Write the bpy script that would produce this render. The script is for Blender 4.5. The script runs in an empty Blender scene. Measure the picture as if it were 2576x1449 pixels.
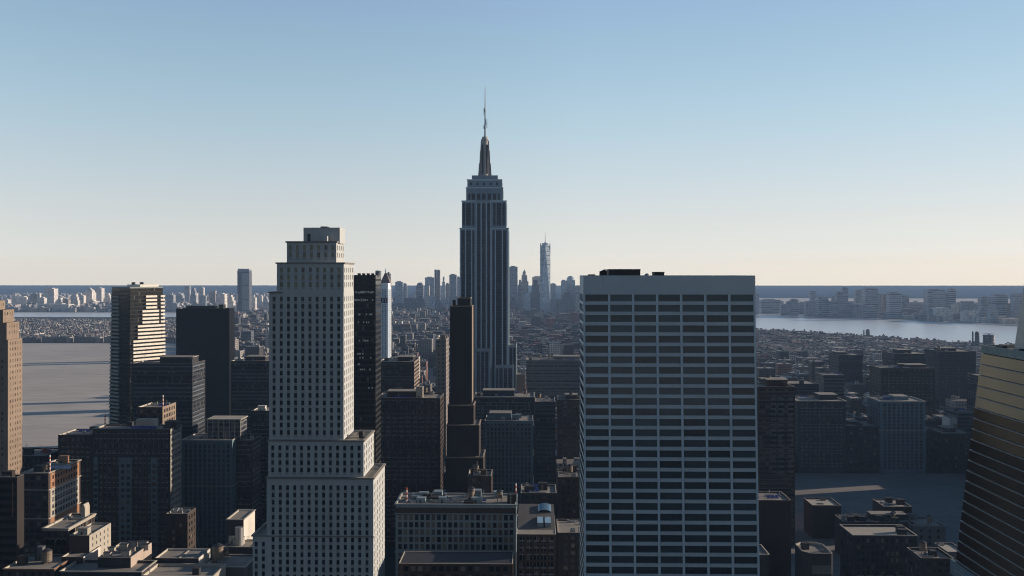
import bpy, math, random
from mathutils import Vector
R = math.radians
S = bpy.context.scene
COL = S.collection

# ---------------------------------------------------------------- camera, sky, sun, exposure
CH, FP, VX, HY = 205.0, 2400.0, 1340.0, 687.0      # camera height, focal length / vanishing column / horizon row on a 2576 px wide frame
TH = math.atan((VX - 1288.0) / FP)
cam = bpy.data.cameras.new("camera")
cam.sensor_width = 36.0
cam.lens = 36.0 * FP / 2576.0
cam.shift_y = -(724.5 - HY) / 2576.0
cam.clip_start, cam.clip_end = 1.0, 200000.0
cam_o = bpy.data.objects.new("camera", cam)
cam_o.location = (0, 0, CH)
cam_o.rotation_euler = (R(90), 0, TH)
COL.objects.link(cam_o)
S.camera = cam_o

SUN_EL, SUN_AZ = 14.0, 16.0                        # azimuth counted from +X towards +Y
sd = Vector((math.cos(R(SUN_EL)) * math.cos(R(SUN_AZ)), math.cos(R(SUN_EL)) * math.sin(R(SUN_AZ)), math.sin(R(SUN_EL))))
sl = bpy.data.lights.new("sun", 'SUN')
sl.energy, sl.angle, sl.color = 5.0, R(0.5), (1.0, 0.83, 0.66)
so = bpy.data.objects.new("sun", sl)
so.rotation_euler = sd.to_track_quat('Z', 'Y').to_euler()
so.location = (400, 100, 600)
COL.objects.link(so)

W = bpy.data.worlds.new("World")
S.world = W
W.use_nodes = True
nt = W.node_tree
nt.nodes.clear()
def wn(t, **k):
    n = nt.nodes.new(t)
    for a, b in k.items():
        setattr(n, a, b)
    return n
def ln(a, b): nt.links.new(a, b)
tc = wn('ShaderNodeTexCoord')
sp = wn('ShaderNodeSeparateXYZ'); ln(tc.outputs['Generated'], sp.inputs[0])
mx = wn('ShaderNodeMath', operation='MAXIMUM'); ln(sp.outputs[2], mx.inputs[0]); mx.inputs[1].default_value = 0.004
cb = wn('ShaderNodeCombineXYZ'); ln(sp.outputs[0], cb.inputs[0]); ln(sp.outputs[1], cb.inputs[1]); ln(mx.outputs[0], cb.inputs[2])
sky = wn('ShaderNodeTexSky', sky_type='NISHITA')
sky.sun_disc = False
sky.sun_elevation, sky.sun_rotation = R(SUN_EL), R(90 - SUN_AZ)
sky.altitude, sky.air_density, sky.dust_density, sky.ozone_density = 200, 1.0, 0.15, 2.0
ln(cb.outputs[0], sky.inputs[0])
rp = wn('ShaderNodeValToRGB')                      # the brighter band of sky low over the sea
sq = wn('ShaderNodeMath', operation='SQRT'); ln(mx.outputs[0], sq.inputs[0])
ln(sq.outputs[0], rp.inputs[0])
SKY_RAMP = [(0.0000, (2.903, 2.951, 3.772)), (0.0071, (2.911, 2.826, 3.543)), (0.0096, (2.859, 2.755, 3.400)), (0.0112, (2.880, 2.736, 3.333)), (0.0125, (2.899, 2.727, 3.283)), (0.0137, (2.849, 2.652, 3.204)), (0.0150, (2.515, 2.423, 3.090)), (0.0167, (2.319, 2.201, 2.833)), (0.0192, (2.023, 1.939, 2.514)), (0.0237, (1.759, 1.662, 2.171)), (0.0262, (1.661, 1.570, 2.023)), (0.0312, (1.546, 1.416, 1.806)), (0.0362, (1.460, 1.336, 1.655)), (0.0445, (1.405, 1.242, 1.481)), (0.0611, (1.378, 1.154, 1.284)), (0.0859, (1.392, 1.147, 1.187)), (0.1187, (1.442, 1.187, 1.139)), (0.1592, (1.459, 1.260, 1.147)), (0.1989, (1.461, 1.299, 1.164)), (0.2376, (1.458, 1.321, 1.181)), (0.2752, (1.481, 1.307, 1.248)), (0.3600, (0.860, 1.000, 1.050)), (0.5000, (0.370, 0.580, 0.700)), (1.0000, (0.200, 0.400, 0.500))]
rp.color_ramp.elements[0].position = 0.0
rp.color_ramp.elements[1].position = 1.0
for p_, c_ in SKY_RAMP[1:-1]:
    rp.color_ramp.elements.new(p_ ** 0.5)
for e_, (p_, c_) in zip(rp.color_ramp.elements, SKY_RAMP):
    e_.position = p_ ** 0.5
    e_.color = (c_[0], c_[1], c_[2], 1)
ml = wn('ShaderNodeMix', data_type='RGBA', blend_type='MULTIPLY')
ml.clamp_result = False
ml.inputs[0].default_value = 1.0
ln(sky.outputs[0], ml.inputs[6]); ln(rp.outputs[0], ml.inputs[7])
az = wn('ShaderNodeMapRange'); ln(sp.outputs[0], az.inputs[0])      # less glare on the sun's side
az.inputs[1].default_value, az.inputs[2].default_value, az.inputs[3].default_value, az.inputs[4].default_value = 0.05, 0.55, 1.0, 0.76
m2 = wn('ShaderNodeMix', data_type='RGBA', blend_type='MULTIPLY')
m2.clamp_result = False
m2.inputs[0].default_value = 1.0
az2 = wn('ShaderNodeMapRange'); ln(sp.outputs[1], az2.inputs[0])     # dimmer away from the sun, to the north
az2.inputs[1].default_value, az2.inputs[2].default_value, az2.inputs[3].default_value, az2.inputs[4].default_value = -0.6, 0.25, 0.5, 1.0
azm = wn('ShaderNodeMath', operation='MULTIPLY'); ln(az.outputs[0], azm.inputs[0]); ln(az2.outputs[0], azm.inputs[1])
ln(ml.outputs[2], m2.inputs[6]); ln(azm.outputs[0], m2.inputs[7])
bg = wn('ShaderNodeBackground')
bg.inputs[1].default_value = 0.122
ln(m2.outputs[2], bg.inputs[0])
wo = wn('ShaderNodeOutputWorld'); ln(bg.outputs[0], wo.inputs[0])

S.view_settings.view_transform = 'Standard'
S.view_settings.look = 'None'
S.view_settings.exposure = 0.3
S.view_settings.gamma = 1.0
S.render.engine = 'CYCLES'
S.cycles.use_denoising = True
S.cycles.pixel_filter_type = 'BLACKMAN_HARRIS'
S.cycles.filter_width = 1.1
S.cycles.max_bounces = 4
S.cycles.diffuse_bounces = 2
S.cycles.glossy_bounces = 2
S.cycles.volume_bounces = 0
S.cycles.caustics_reflective = False
S.cycles.caustics_refractive = False

# ---------------------------------------------------------------- from the photograph's frame to the place
def ray(px, py):
    u = (px - 1288.0) / FP
    return (math.cos(TH) * u - math.sin(TH), math.sin(TH) * u + math.cos(TH), (HY - py) / FP)
def X(px, Y):
    d = ray(px, 0)
    return d[0] * Y / d[1]
def Z(px, py, Y):
    d = ray(px, py)
    return CH + d[2] * Y / d[1]

# ---------------------------------------------------------------- materials
MATS = {}
def nodes(name):
    m = bpy.data.materials.new(name)
    m.use_nodes = True
    t = m.node_tree
    return m, t, t.nodes['Principled BSDF']
class NT:
    def __init__(s, t): s.t = t
    def n(s, ty, **k):
        x = s.t.nodes.new(ty)
        for a, b in k.items(): setattr(x, a, b)
        return x
    def l(s, a, b): s.t.links.new(a, b)
    def math(s, op, a, b=None, c=None):
        x = s.n('ShaderNodeMath', operation=op)
        for i, v in enumerate((a, b, c)):
            if v is None: continue
            if hasattr(v, 'is_output'): s.l(v, x.inputs[i])
            else: x.inputs[i].default_value = v
        return x.outputs[0]
    def mix(s, f, a, b, mode='MIX'):
        x = s.n('ShaderNodeMix', data_type='RGBA', blend_type=mode)
        for i, v in ((0, f), (6, a), (7, b)):
            if hasattr(v, 'is_output'): s.l(v, x.inputs[i])
            elif i == 0: x.inputs[0].default_value = v
            else: x.inputs[i].default_value = (v[0], v[1], v[2], 1)
        return x.outputs[2]
    def noise(s, vec, scale, detail=4.0, sc=None):
        if sc:
            m = s.n('ShaderNodeVectorMath', operation='MULTIPLY')
            s.l(vec, m.inputs[0]); m.inputs[1].default_value = sc
            vec = m.outputs[0]
        x = s.n('ShaderNodeTexNoise')
        s.l(vec, x.inputs['Vector'])
        x.inputs['Scale'].default_value = scale
        x.inputs['Detail'].default_value = detail
        return x.outputs['Fac']
    def pos(s): return s.n('ShaderNodeNewGeometry').outputs['Position']
    def ramp(s, f, a, b):
        x = s.n('ShaderNodeMapRange')
        s.l(f, x.inputs[0])
        x.inputs[1].default_value, x.inputs[2].default_value, x.inputs[3].default_value, x.inputs[4].default_value = a[0], a[1], b[0], b[1]
        return x.outputs[0]
    def rnd(s):
        g = s.n('ShaderNodeNewGeometry'); o = s.n('ShaderNodeObjectInfo')
        return s.math('FRACT', s.math('ADD', g.outputs['Random Per Island'], s.math('MULTIPLY', o.outputs['Random'], 7.31)))

def wall(name, c, rough=0.85, var=0.22, brick=False, joints=0.0):
    """masonry or concrete: soft blotches, rain streaks, optional courses"""
    if name in MATS: return MATS[name]
    m, t, b = nodes(name); q = NT(t); p = q.pos()
    f = q.noise(p, 0.06, 5)
    g = q.noise(p, 1.0, 4, (0.9, 0.9, 0.05))
    k = q.math('ADD', q.math('MULTIPLY', f, 0.6), q.math('MULTIPLY', g, 0.5))
    k = q.ramp(k, (0.35, 0.75), (1.0 - var, 1.0 + var * 0.6))
    col = q.mix(1.0, c, k, 'MULTIPLY')
    if brick:
        f2 = q.noise(p, 1.6, 2, (1, 1, 2.2))
        col = q.mix(1.0, col, q.ramp(f2, (0.3, 0.7), (0.72, 1.2)), 'MULTIPLY')
    if joints:
        s_ = q.n('ShaderNodeSeparateXYZ'); q.l(p, s_.inputs[0])
        a = q.math('LESS_THAN', q.math('FRACT', q.math('DIVIDE', s_.outputs[2], joints)), 0.05)
        col = q.mix(q.math('MULTIPLY', a, 0.35), col, (0.02, 0.02, 0.02))
    q.l(col, b.inputs['Base Color'])
    b.inputs['Roughness'].default_value = rough
    b.inputs['Specular IOR Level'].default_value = 0.25
    MATS[name] = m
    return m

def glass(name, dark=(0.015, 0.019, 0.024), blind=(0.22, 0.21, 0.18), share=0.25, rough=0.12, spec=0.5):
    """window glass, some with the blinds down (each pane on its own)"""
    if name in MATS: return MATS[name]
    m, t, b = nodes(name); q = NT(t)
    r = q.rnd()
    w = q.n('ShaderNodeTexWhiteNoise', noise_dimensions='1D'); q.l(r, w.inputs['W'])
    on = q.math('LESS_THAN', w.outputs['Value'], share)
    amt = q.math('MULTIPLY', on, q.math('ADD', 0.25, q.math('MULTIPLY', q.math('FRACT', q.math('MULTIPLY', r, 13.7)), 0.6)))
    d2 = q.mix(1.0, dark, q.ramp(r, (0, 1), (0.55, 1.8)), 'MULTIPLY')
    q.l(q.mix(amt, d2, blind), b.inputs['Base Color'])
    b.inputs['Roughness'].default_value = rough
    b.inputs['Specular IOR Level'].default_value = spec
    MATS[name] = m
    return m

def strip(name, dark=(0.012, 0.016, 0.022), span=(0.06, 0.07, 0.085), floor=3.6, sh=0.34, bay=1.5, blind=0.16, mull=0.08):
    """a tall strip or long ribbon of glazing: spandrels, mullions, panes of their own tint"""
    if name in MATS: return MATS[name]
    m, t, b = nodes(name); q = NT(t); p = q.pos()
    s_ = q.n('ShaderNodeSeparateXYZ'); q.l(p, s_.inputs[0])
    hz = q.math('DIVIDE', s_.outputs[2], floor)
    hu = q.math('DIVIDE', q.math('ADD', s_.outputs[0], q.math('MULTIPLY', s_.outputs[1], 1.37)), bay)
    c_ = q.n('ShaderNodeCombineXYZ'); q.l(q.math('FLOOR', hz), c_.inputs[0]); q.l(q.math('FLOOR', hu), c_.inputs[1])
    w = q.n('ShaderNodeTexWhiteNoise', noise_dimensions='2D'); q.l(c_.outputs[0], w.inputs['Vector'])
    v = w.outputs['Value']
    pane = q.mix(1.0, dark, q.ramp(v, (0, 1), (0.5, 2.2)), 'MULTIPLY')
    pane = q.mix(q.math('MULTIPLY', q.math('GREATER_THAN', v, 1.0 - blind), 0.5), pane, (0.17, 0.165, 0.15))
    isp = q.math('LESS_THAN', q.math('FRACT', hz), sh)
    ism = q.math('LESS_THAN', q.math('FRACT', hu), mull)
    solid = q.math('MAXIMUM', isp, ism)
    q.l(q.mix(solid, pane, span), b.inputs['Base Color'])
    q.l(q.math('ADD', 0.12, q.math('MULTIPLY', solid, 0.5)), b.inputs['Roughness'])
    b.inputs['Specular IOR Level'].default_value = 0.25
    MATS[name] = m
    return m

def facade(name, c, win=(0.03, 0.038, 0.048), floor=3.6, fh=0.5, bay=3.2, bw=0.55, rough=0.7, attr=False, wr=0.25):
    """far-off building skin: rows of windows too small to model, from place in space"""
    if name in MATS: return MATS[name]
    m, t, b = nodes(name); q = NT(t); p = q.pos()
    g = q.n('ShaderNodeNewGeometry')
    s_ = q.n('ShaderNodeSeparateXYZ'); q.l(p, s_.inputs[0])
    nn = q.n('ShaderNodeSeparateXYZ'); q.l(g.outputs['Normal'], nn.inputs[0])
    side = q.math('LESS_THAN', q.math('ABSOLUTE', nn.outputs[2]), 0.3)
    hz = q.math('DIVIDE', s_.outputs[2], floor)
    hu = q.math('DIVIDE', q.math('ADD', s_.outputs[0], s_.outputs[1]), bay)
    c_ = q.n('ShaderNodeCombineXYZ'); q.l(q.math('FLOOR', hz), c_.inputs[0]); q.l(q.math('FLOOR', hu), c_.inputs[1])
    w = q.n('ShaderNodeTexWhiteNoise', noise_dimensions='2D'); q.l(c_.outputs[0], w.inputs['Vector'])
    isw = q.math('MULTIPLY', q.math('LESS_THAN', q.math('FRACT', hz), fh), q.math('LESS_THAN', q.math('FRACT', hu), bw))
    isw = q.math('MULTIPLY', isw, side)
    base = c
    if attr:
        a = q.n('ShaderNodeVertexColor'); a.layer_name = 'tint'
        base = a.outputs['Color']
    base = q.mix(1.0, base, q.ramp(q.noise(p, 0.05, 4), (0.3, 0.7), (0.75, 1.2)), 'MULTIPLY')
    pane = q.mix(1.0, win, q.ramp(w.outputs['Value'], (0, 1), (0.4, 2.6)), 'MULTIPLY')
    q.l(q.mix(isw, base, pane), b.inputs['Base Color'])
    q.l(q.math('SUBTRACT', rough, q.math('MULTIPLY', isw, rough - wr)), b.inputs['Roughness'])
    b.inputs['Specular IOR Level'].default_value = 0.35
    MATS[name] = m
    return m

def plain(name, c, rough=0.6, metal=0.0, var=0.15, scale=0.4, spec=0.35):
    if name in MATS: return MATS[name]
    m, t, b = nodes(name); q = NT(t)
    f = q.ramp(q.noise(q.pos(), scale, 4), (0.3, 0.7), (1 - var, 1 + var))
    q.l(q.mix(1.0, c, f, 'MULTIPLY'), b.inputs['Base Color'])
    b.inputs['Roughness'].default_value = rough
    b.inputs['Metallic'].default_value = metal
    b.inputs['Specular IOR Level'].default_value = spec
    MATS[name] = m
    return m

LIME = wall('limestone', (0.26, 0.33, 0.385))
CREAM = wall('cream_brick', (0.445, 0.46, 0.455), var=0.12)
CREAMC = wall('cream_cornice', (0.40, 0.37, 0.33), var=0.15)
TRAV = wall('travertine', (0.54, 0.60, 0.63), var=0.10, joints=0.0)
TANB = wall('tan_brick', (0.27, 0.205, 0.155), brick=True, var=0.2)  # also the tan painted on side faces for sunlight
BROWN = wall('dark_brown_brick', (0.065, 0.048, 0.040), brick=True)  # also the dark painted on fronts for shade
DKBRN = wall('brown_black_stone', (0.036, 0.029, 0.026), var=0.25)
ORNG = wall('orange_brick', (0.36, 0.19, 0.11), brick=True)
GREY = wall('grey_concrete', (0.13, 0.13, 0.137))
DGREY = wall('dark_grey_concrete', (0.042, 0.042, 0.046))  # also the dark painted on fronts for shade
BGREY = wall('blue_grey_stone', (0.12, 0.185, 0.23))
BEIGE = wall('beige_render', (0.42, 0.38, 0.32))
WHITEW = wall('white_render', (0.62, 0.58, 0.52))
COPE = wall('sunlit_coping', (0.50, 0.45, 0.38), var=0.25)  # sunlit roof lines put into a pale edge colour
ROOF = wall('gravel_roof', (0.30, 0.27, 0.235), rough=0.95, var=0.3)
ROOFD = wall('tar_roof', (0.13, 0.12, 0.115), rough=0.9, var=0.3)
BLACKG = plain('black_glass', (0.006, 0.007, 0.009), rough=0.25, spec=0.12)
GLASS = glass('window_glass')
GLASSB = glass('blinded_glass', blind=(0.26, 0.24, 0.13), share=0.9)
GLASSD = glass('dark_band_glass', dark=(0.028, 0.046, 0.056), blind=(0.050, 0.070, 0.078), share=0.3)
STRIPE = strip('strip_glazing', blind=0.1)
STRIPB = strip('blue_strip_glazing', span=(0.10, 0.125, 0.15), floor=3.4)
STRIPW = strip('warm_strip_glazing', span=(0.09, 0.08, 0.075), floor=3.3, bay=2.4, blind=0.3)
GRIDG = strip('grid_glazing', span=(0.16, 0.165, 0.18), floor=3.3, sh=0.25, bay=1.7, blind=0.35, mull=0.14)
METAL = plain('grey_metal', (0.34, 0.35, 0.36), rough=0.45, metal=0.6)
DMETAL = plain('dark_metal', (0.05, 0.05, 0.055), rough=0.5, metal=0.4)
BLUEM = plain('blue_panel', (0.05, 0.07, 0.24), rough=0.2)
RED = plain('red_paint', (0.42, 0.09, 0.05), rough=0.5)
WHITE = plain('white_paint', (0.72, 0.70, 0.66), rough=0.5)
WOOD = plain('tank_wood', (0.20, 0.16, 0.12), rough=0.8, var=0.35)
COPPER = plain('red_copper_roof', (0.18, 0.12, 0.105), rough=0.6)
SPIRE = plain('antenna_steel', (0.30, 0.36, 0.42), rough=0.4, metal=0.3)

# ---------------------------------------------------------------- mesh building
class MB:
    def __init__(s): s.v, s.f, s.m, s.ms, s.c = [], [], [], [], []
    def mi(s, m):
        if m not in s.ms: s.ms.append(m)
        return s.ms.index(m)
    def quad(s, a, b, c, d, m):
        i = len(s.v); s.v += [a, b, c, d]; s.f.append((i, i + 1, i + 2, i + 3)); s.m.append(s.mi(m))
    def poly(s, pts, m):
        i = len(s.v); s.v += list(pts); s.f.append(tuple(range(i, i + len(pts)))); s.m.append(s.mi(m))
    def box(s, x0, x1, y0, y1, z0, z1, m, top=None, bottom=True, tint=None, ttop=None):
        i = len(s.v); k = s.mi(m); kt = s.mi(top) if top else k
        s.v += [(x0, y0, z0), (x1, y0, z0), (x1, y1, z0), (x0, y1, z0), (x0, y0, z1), (x1, y0, z1), (x1, y1, z1), (x0, y1, z1)]
        fs = [(0, 1, 5, 4), (1, 2, 6, 5), (2, 3, 7, 6), (3, 0, 4, 7), (4, 5, 6, 7)] + ([(3, 2, 1, 0)] if bottom else [])
        for j, f in enumerate(fs):
            s.f.append(tuple(i + a for a in f)); s.m.append(kt if j == 4 else k)
            s.c.append(ttop if (ttop and j == 4) else tint)
    def prism(s, pts, z0, z1, m, pts2=None, top=None):
        n = len(pts); i = len(s.v); k = s.mi(m); p2 = pts2 or pts
        s.v += [(p[0], p[1], z0) for p in pts] + [(p[0], p[1], z1) for p in p2]
        for j in range(n):
            a = (j + 1) % n
            s.f.append((i + j, i + a, i + n + a, i + n + j)); s.m.append(k)
        s.f.append(tuple(range(i + n, i + 2 * n))); s.m.append(s.mi(top) if top else k)
        s.f.append(tuple(reversed(range(i, i + n)))); s.m.append(k)
    def cyl(s, x, y, z0, z1, r, m, r2=None, n=14):
        r2 = r if r2 is None else r2
        c = [(math.cos(2 * math.pi * j / n), math.sin(2 * math.pi * j / n)) for j in range(n)]
        s.prism([(x + r * a, y + r * b) for a, b in c], z0, z1, m, [(x + r2 * a, y + r2 * b) for a, b in c])
    def bar(s, a, b, r, m):
        a, b = Vector(a), Vector(b); d = (b - a).normalized()
        u = d.orthogonal().normalized(); w = d.cross(u)
        i = len(s.v); k = s.mi(m)
        for p in (a, b):
            for q in (u + w, -u + w, -u - w, u - w): s.v.append(tuple(p + q * r))
        for f in ((0, 1, 5, 4), (1, 2, 6, 5), (2, 3, 7, 6), (3, 0, 4, 7), (4, 5, 6, 7), (3, 2, 1, 0)):
            s.f.append(tuple(i + j for j in f)); s.m.append(k)
    def face(s, o, u, n, Wd, H, cols, rows, dep, m, out):
        """one wall with real openings; o lower left seen from outside, u along, n outwards"""
        us = sorted(set([0.0, Wd] + [a for c in cols for a in c])); vs = sorted(set([0.0, H] + [a for r in rows for a in r]))
        cs, rs = set(c[0] for c in cols), set(r[0] for r in rows)
        P = lambda a, b, d=0.0: (o[0] + u[0] * a - n[0] * d, o[1] + u[1] * a - n[1] * d, o[2] + b)
        if not cols or not rows:
            s.quad(P(0, 0), P(Wd, 0), P(Wd, H), P(0, H), m); return
        for i in range(len(us) - 1):
            if us[i] not in cs:
                s.quad(P(us[i], 0), P(us[i + 1], 0), P(us[i + 1], H), P(us[i], H), m); continue
            for j in range(len(vs) - 1):
                a0, a1, b0, b1 = us[i], us[i + 1], vs[j], vs[j + 1]
                if vs[j] in rs:
                    s.quad(P(a0, b0), P(a1, b0), P(a1, b0, dep), P(a0, b0, dep), m)
                    s.quad(P(a0, b1, dep), P(a1, b1, dep), P(a1, b1), P(a0, b1), m)
                    s.quad(P(a0, b0), P(a0, b0, dep), P(a0, b1, dep), P(a0, b1), m)
                    s.quad(P(a1, b0, dep), P(a1, b0), P(a1, b1), P(a1, b1, dep), m)
                    out.append((P((a0 + a1) / 2, (b0 + b1) / 2, dep), n, round(a1 - a0, 2), round(b1 - b0, 2)))
                else:
                    s.quad(P(a0, b0), P(a1, b0), P(a1, b1), P(a0, b1), m)
    def tier(s, x0, x1, y0, y1, z0, z1, m, front=None, right=None, left=None, out=None, par=0.9, dep=0.3, roofm=None, rmb=None, mf=None, mr=None, ml=None):
        """one block: four walls (openings where a pair (cols, rows) is given), a parapet and a roof below it"""
        out = [] if out is None else out
        for o, u, n, w, sp_, m_ in (((x0, y0, z0), (1, 0), (0, -1), x1 - x0, front, mf), ((x1, y0, z0), (0, 1), (1, 0), y1 - y0, right, mr),
                                ((x1, y1, z0), (-1, 0), (0, 1), x1 - x0, None, None), ((x0, y1, z0), (0, -1), (-1, 0), y1 - y0, left, ml)):
            c_, r_ = sp_ if sp_ else ((), ())
            s.face(o, u, n, w, z1 - z0, c_, r_, dep, m_ or m, out)
        t = 0.45
        for a, b in (((x0, y0, x1, y0 + t), 0), ((x0, y1 - t, x1, y1), 0), ((x0, y0 + t, x0 + t, y1 - t), 0), ((x1 - t, y0 + t, x1, y1 - t), 0)):
            s.quad((a[0], a[1], z1), (a[2], a[1], z1), (a[2], a[3], z1), (a[0], a[3], z1), COPE)
        zi = z1 - par
        i0, i1, j0, j1 = x0 + t, x1 - t, y0 + t, y1 - t
        s.quad((i0, j0, zi), (i0, j0, z1), (i1, j0, z1), (i1, j0, zi), m)
        s.quad((i0, j1, zi), (i1, j1, zi), (i1, j1, z1), (i0, j1, z1), m)
        s.quad((i0, j0, zi), (i0, j1, zi), (i0, j1, z1), (i0, j0, z1), COPE)  # only the sun-facing inner side takes the painted sunlit tone
        s.quad((i1, j0, zi), (i1, j0, z1), (i1, j1, z1), (i1, j1, zi), m)
        if isinstance(rmb, bpy.types.Object):
            q_ = MB(); q_.quad((i0, j0, zi), (i1, j0, zi), (i1, j1, zi), (i0, j1, zi), roofm or m); q_.build('roof', rmb)
        else: (rmb or s).quad((i0, j0, zi), (i1, j0, zi), (i1, j1, zi), (i0, j1, zi), roofm or m)
    def build(s, name, parent=None, tint=False, smooth=False):
        o = parent.location if parent else Vector((0, 0, 0))
        if parent and parent.parent: o = o + parent.parent.location
        me = bpy.data.meshes.new(name)
        me.from_pydata([(a - o[0], b - o[1], c - o[2]) for a, b, c in s.v], [], s.f)
        for m in s.ms: me.materials.append(m)
        me.polygons.foreach_set('material_index', s.m)
        if tint:
            at = me.color_attributes.new('tint', 'FLOAT_COLOR', 'CORNER')
            buf = []
            for p, c in zip(me.polygons, s.c): buf += list(c + (1.0,)) * p.loop_total
            at.data.foreach_set('color', buf)
        me.update()
        ob = bpy.data.objects.new(name, me)
        COL.objects.link(ob)
        if parent: ob.parent = parent
        return ob

def thing(name, label, cat, loc, group=None):
    o = bpy.data.objects.new(name, None)
    o.empty_display_size = 5
    o.location = loc
    COL.objects.link(o)
    o['label'], o['category'] = label, cat
    if group: o['group'] = group
    return o
def tag(o, label, cat, group=None, kind=None):
    o['label'], o['category'] = label, cat
    if group: o['group'] = group
    if kind: o['kind'] = kind
    return o
def structure(o, kind='structure'):
    o['kind'] = kind
    return o

PANES = {}
def pane_mesh(w, h, g, fr, name):
    k = (w, h, g.name, fr.name if fr else '', name)
    if k not in PANES:
        b = MB()
        if fr:
            e = min(0.09, w * 0.06)
            b.quad((-w / 2, 0.02, -h / 2), (w / 2, 0.02, -h / 2), (w / 2, 0.02, h / 2), (-w / 2, 0.02, h / 2), g)
            for x0, x1, z0, z1 in ((-w / 2, -w / 2 + e, -h / 2, h / 2), (w / 2 - e, w / 2, -h / 2, h / 2), (-w / 2 + e, w / 2 - e, -h / 2, -h / 2 + e), (-w / 2 + e, w / 2 - e, h / 2 - e, h / 2), (-w / 2 + e, w / 2 - e, -e / 2, e / 2)):
                b.box(x0, x1, -0.06, 0.0, z0, z1, fr)
        else:
            b.box(-w / 2, w / 2, -0.02, 0.03, -h / 2, h / 2, g)
        me = bpy.data.meshes.new(name)
        me.from_pydata(b.v, [], b.f)
        for m in b.ms: me.materials.append(m)
        me.polygons.foreach_set('material_index', b.m)
        PANES[k] = me
    return PANES[k]
def windows(root, outs, g, fr=None, name='window', most=100):
    """each window its own part; past a hundred the rest is one part"""
    def big(w):
        d = Vector((w[0][0], w[0][1], w[0][2] - CH))
        return -w[2] * w[3] * abs(d.normalized().dot(Vector((w[1][0], w[1][1], 0)))) / d.length_squared
    outs = sorted(outs, key=big)
    L = root.location
    for c, n, w, h in outs[:most]:
        o = bpy.data.objects.new(name, pane_mesh(w, h, g, fr, name))
        o.location = (c[0] - L[0], c[1] - L[1], c[2] - L[2])
        o.rotation_euler = (0, 0, math.atan2(n[0], -n[1]))
        o.parent = root
        COL.objects.link(o)
    rest = outs[most:]
    if rest:
        b = MB()
        for c, n, w, h in rest:
            u = (-n[1], n[0])
            p = lambda a, z: (c[0] + u[0] * a + n[0] * 0.02, c[1] + u[1] * a + n[1] * 0.02, c[2] + z)
            b.quad(p(-w / 2, -h / 2), p(w / 2, -h / 2), p(w / 2, h / 2), p(-w / 2, h / 2), g)
        o = b.build(name, root)
        o['kind'] = 'stuff'

def spread(Wd, pitch, ww, m0=0.6):
    n = max(1, int((Wd - 2 * m0) / pitch))
    g = (Wd - n * pitch) / 2
    return [(g + i * pitch + (pitch - ww) / 2, g + i * pitch + (pitch + ww) / 2) for i in range(n)]
def rows(H, rp_, wh, top=1.6, bottom=2.0):
    r, z = [], H - top - wh
    while z > bottom:
        r.append((z, z + wh)); z -= rp_
    return r

# ---------------------------------------------------------------- things that stand on roofs (parts of their building)
rng = random.Random(7)
def ac_unit(root, x, y, z, s=1.0, m=None):
    b = MB(); b.box(x - 1.3 * s, x + 1.3 * s, y - 1.0 * s, y + 1.0 * s, z, z + 1.9 * s, m or METAL)
    b.cyl(x - 0.5 * s, y, z + 1.9 * s, z + 2.15 * s, 0.42 * s, DMETAL, n=10); b.cyl(x + 0.6 * s, y, z + 1.9 * s, z + 2.15 * s, 0.42 * s, DMETAL, n=10)
    return b.build('air_conditioner', root)
def bulkhead(root, x, y, z, w, d, h, m):
    b = MB(); b.box(x - w / 2, x + w / 2, y - d / 2, y + d / 2, z, z + h, m, top=ROOF)
    b.box(x - w / 2 - 0.15, x + w / 2 + 0.15, y - d / 2 - 0.15, y + d / 2 + 0.15, z + h + 0.003, z + h + 0.3, m)
    b.box(x - w * 0.2, x - w * 0.2 + 1.0, y - d / 2 - 0.05, y - d / 2 + 0.02, z + 0.1, z + min(2.2, h * 0.8), DMETAL)
    return b.build('bulkhead', root)
def water_tank(root, x, y, z, r=2.2, h=4.6, leg=2.4):
    b = MB()
    b.cyl(x, y, z + leg, z + leg + h, r, WOOD, n=18)
    for k in (0.12, 0.4, 0.68, 0.93): b.cyl(x, y, z + leg + h * k, z + leg + h * k + 0.12, r + 0.05, DMETAL, n=18)
    o = b.build('water_tank', root)
    c = MB(); c.cyl(x, y, z + leg + h + 0.003, z + leg + h + r * 0.55, r + 0.15, DMETAL, 0.1, n=18); 
    lo = MB()
    for sx in (-1, 1):
        for sy in (-1, 1): lo.box(x + sx * r * 0.62 - 0.12, x + sx * r * 0.62 + 0.12, y + sy * r * 0.62 - 0.12, y + sy * r * 0.62 + 0.12, z, z + leg, DMETAL)
    lo.box(x - r * 0.8, x + r * 0.8, y - r * 0.8, y + r * 0.8, z + leg - 0.2, z + leg - 0.003, DMETAL)
    for bb, nm in ((c, 'tank_roof'), (lo, 'tank_stand')):
        p = bb.build(nm, o)
    return o
def stack(root, x, y, z, h, r=0.45):
    b = MB(); n = max(4, int(h / 1.2))
    for i in range(n): b.cyl(x, y, z + h * i / n, z + h * (i + 1) / n - 0.002, r, RED if i % 2 else WHITE, n=10)
    return b.build('chimney', root)
def pipes(root, x, y, z):
    b = MB(); b.cyl(x, y, z, z + 2.6, 0.25, METAL, n=8); b.cyl(x, y, z + 2.6, z + 2.9, 0.4, METAL, n=8); b.bar((x, y, z + 0.4), (x + 5, y + 1, z + 0.4), 0.16, METAL)
    return b.build('vent_pipe', root)
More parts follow.
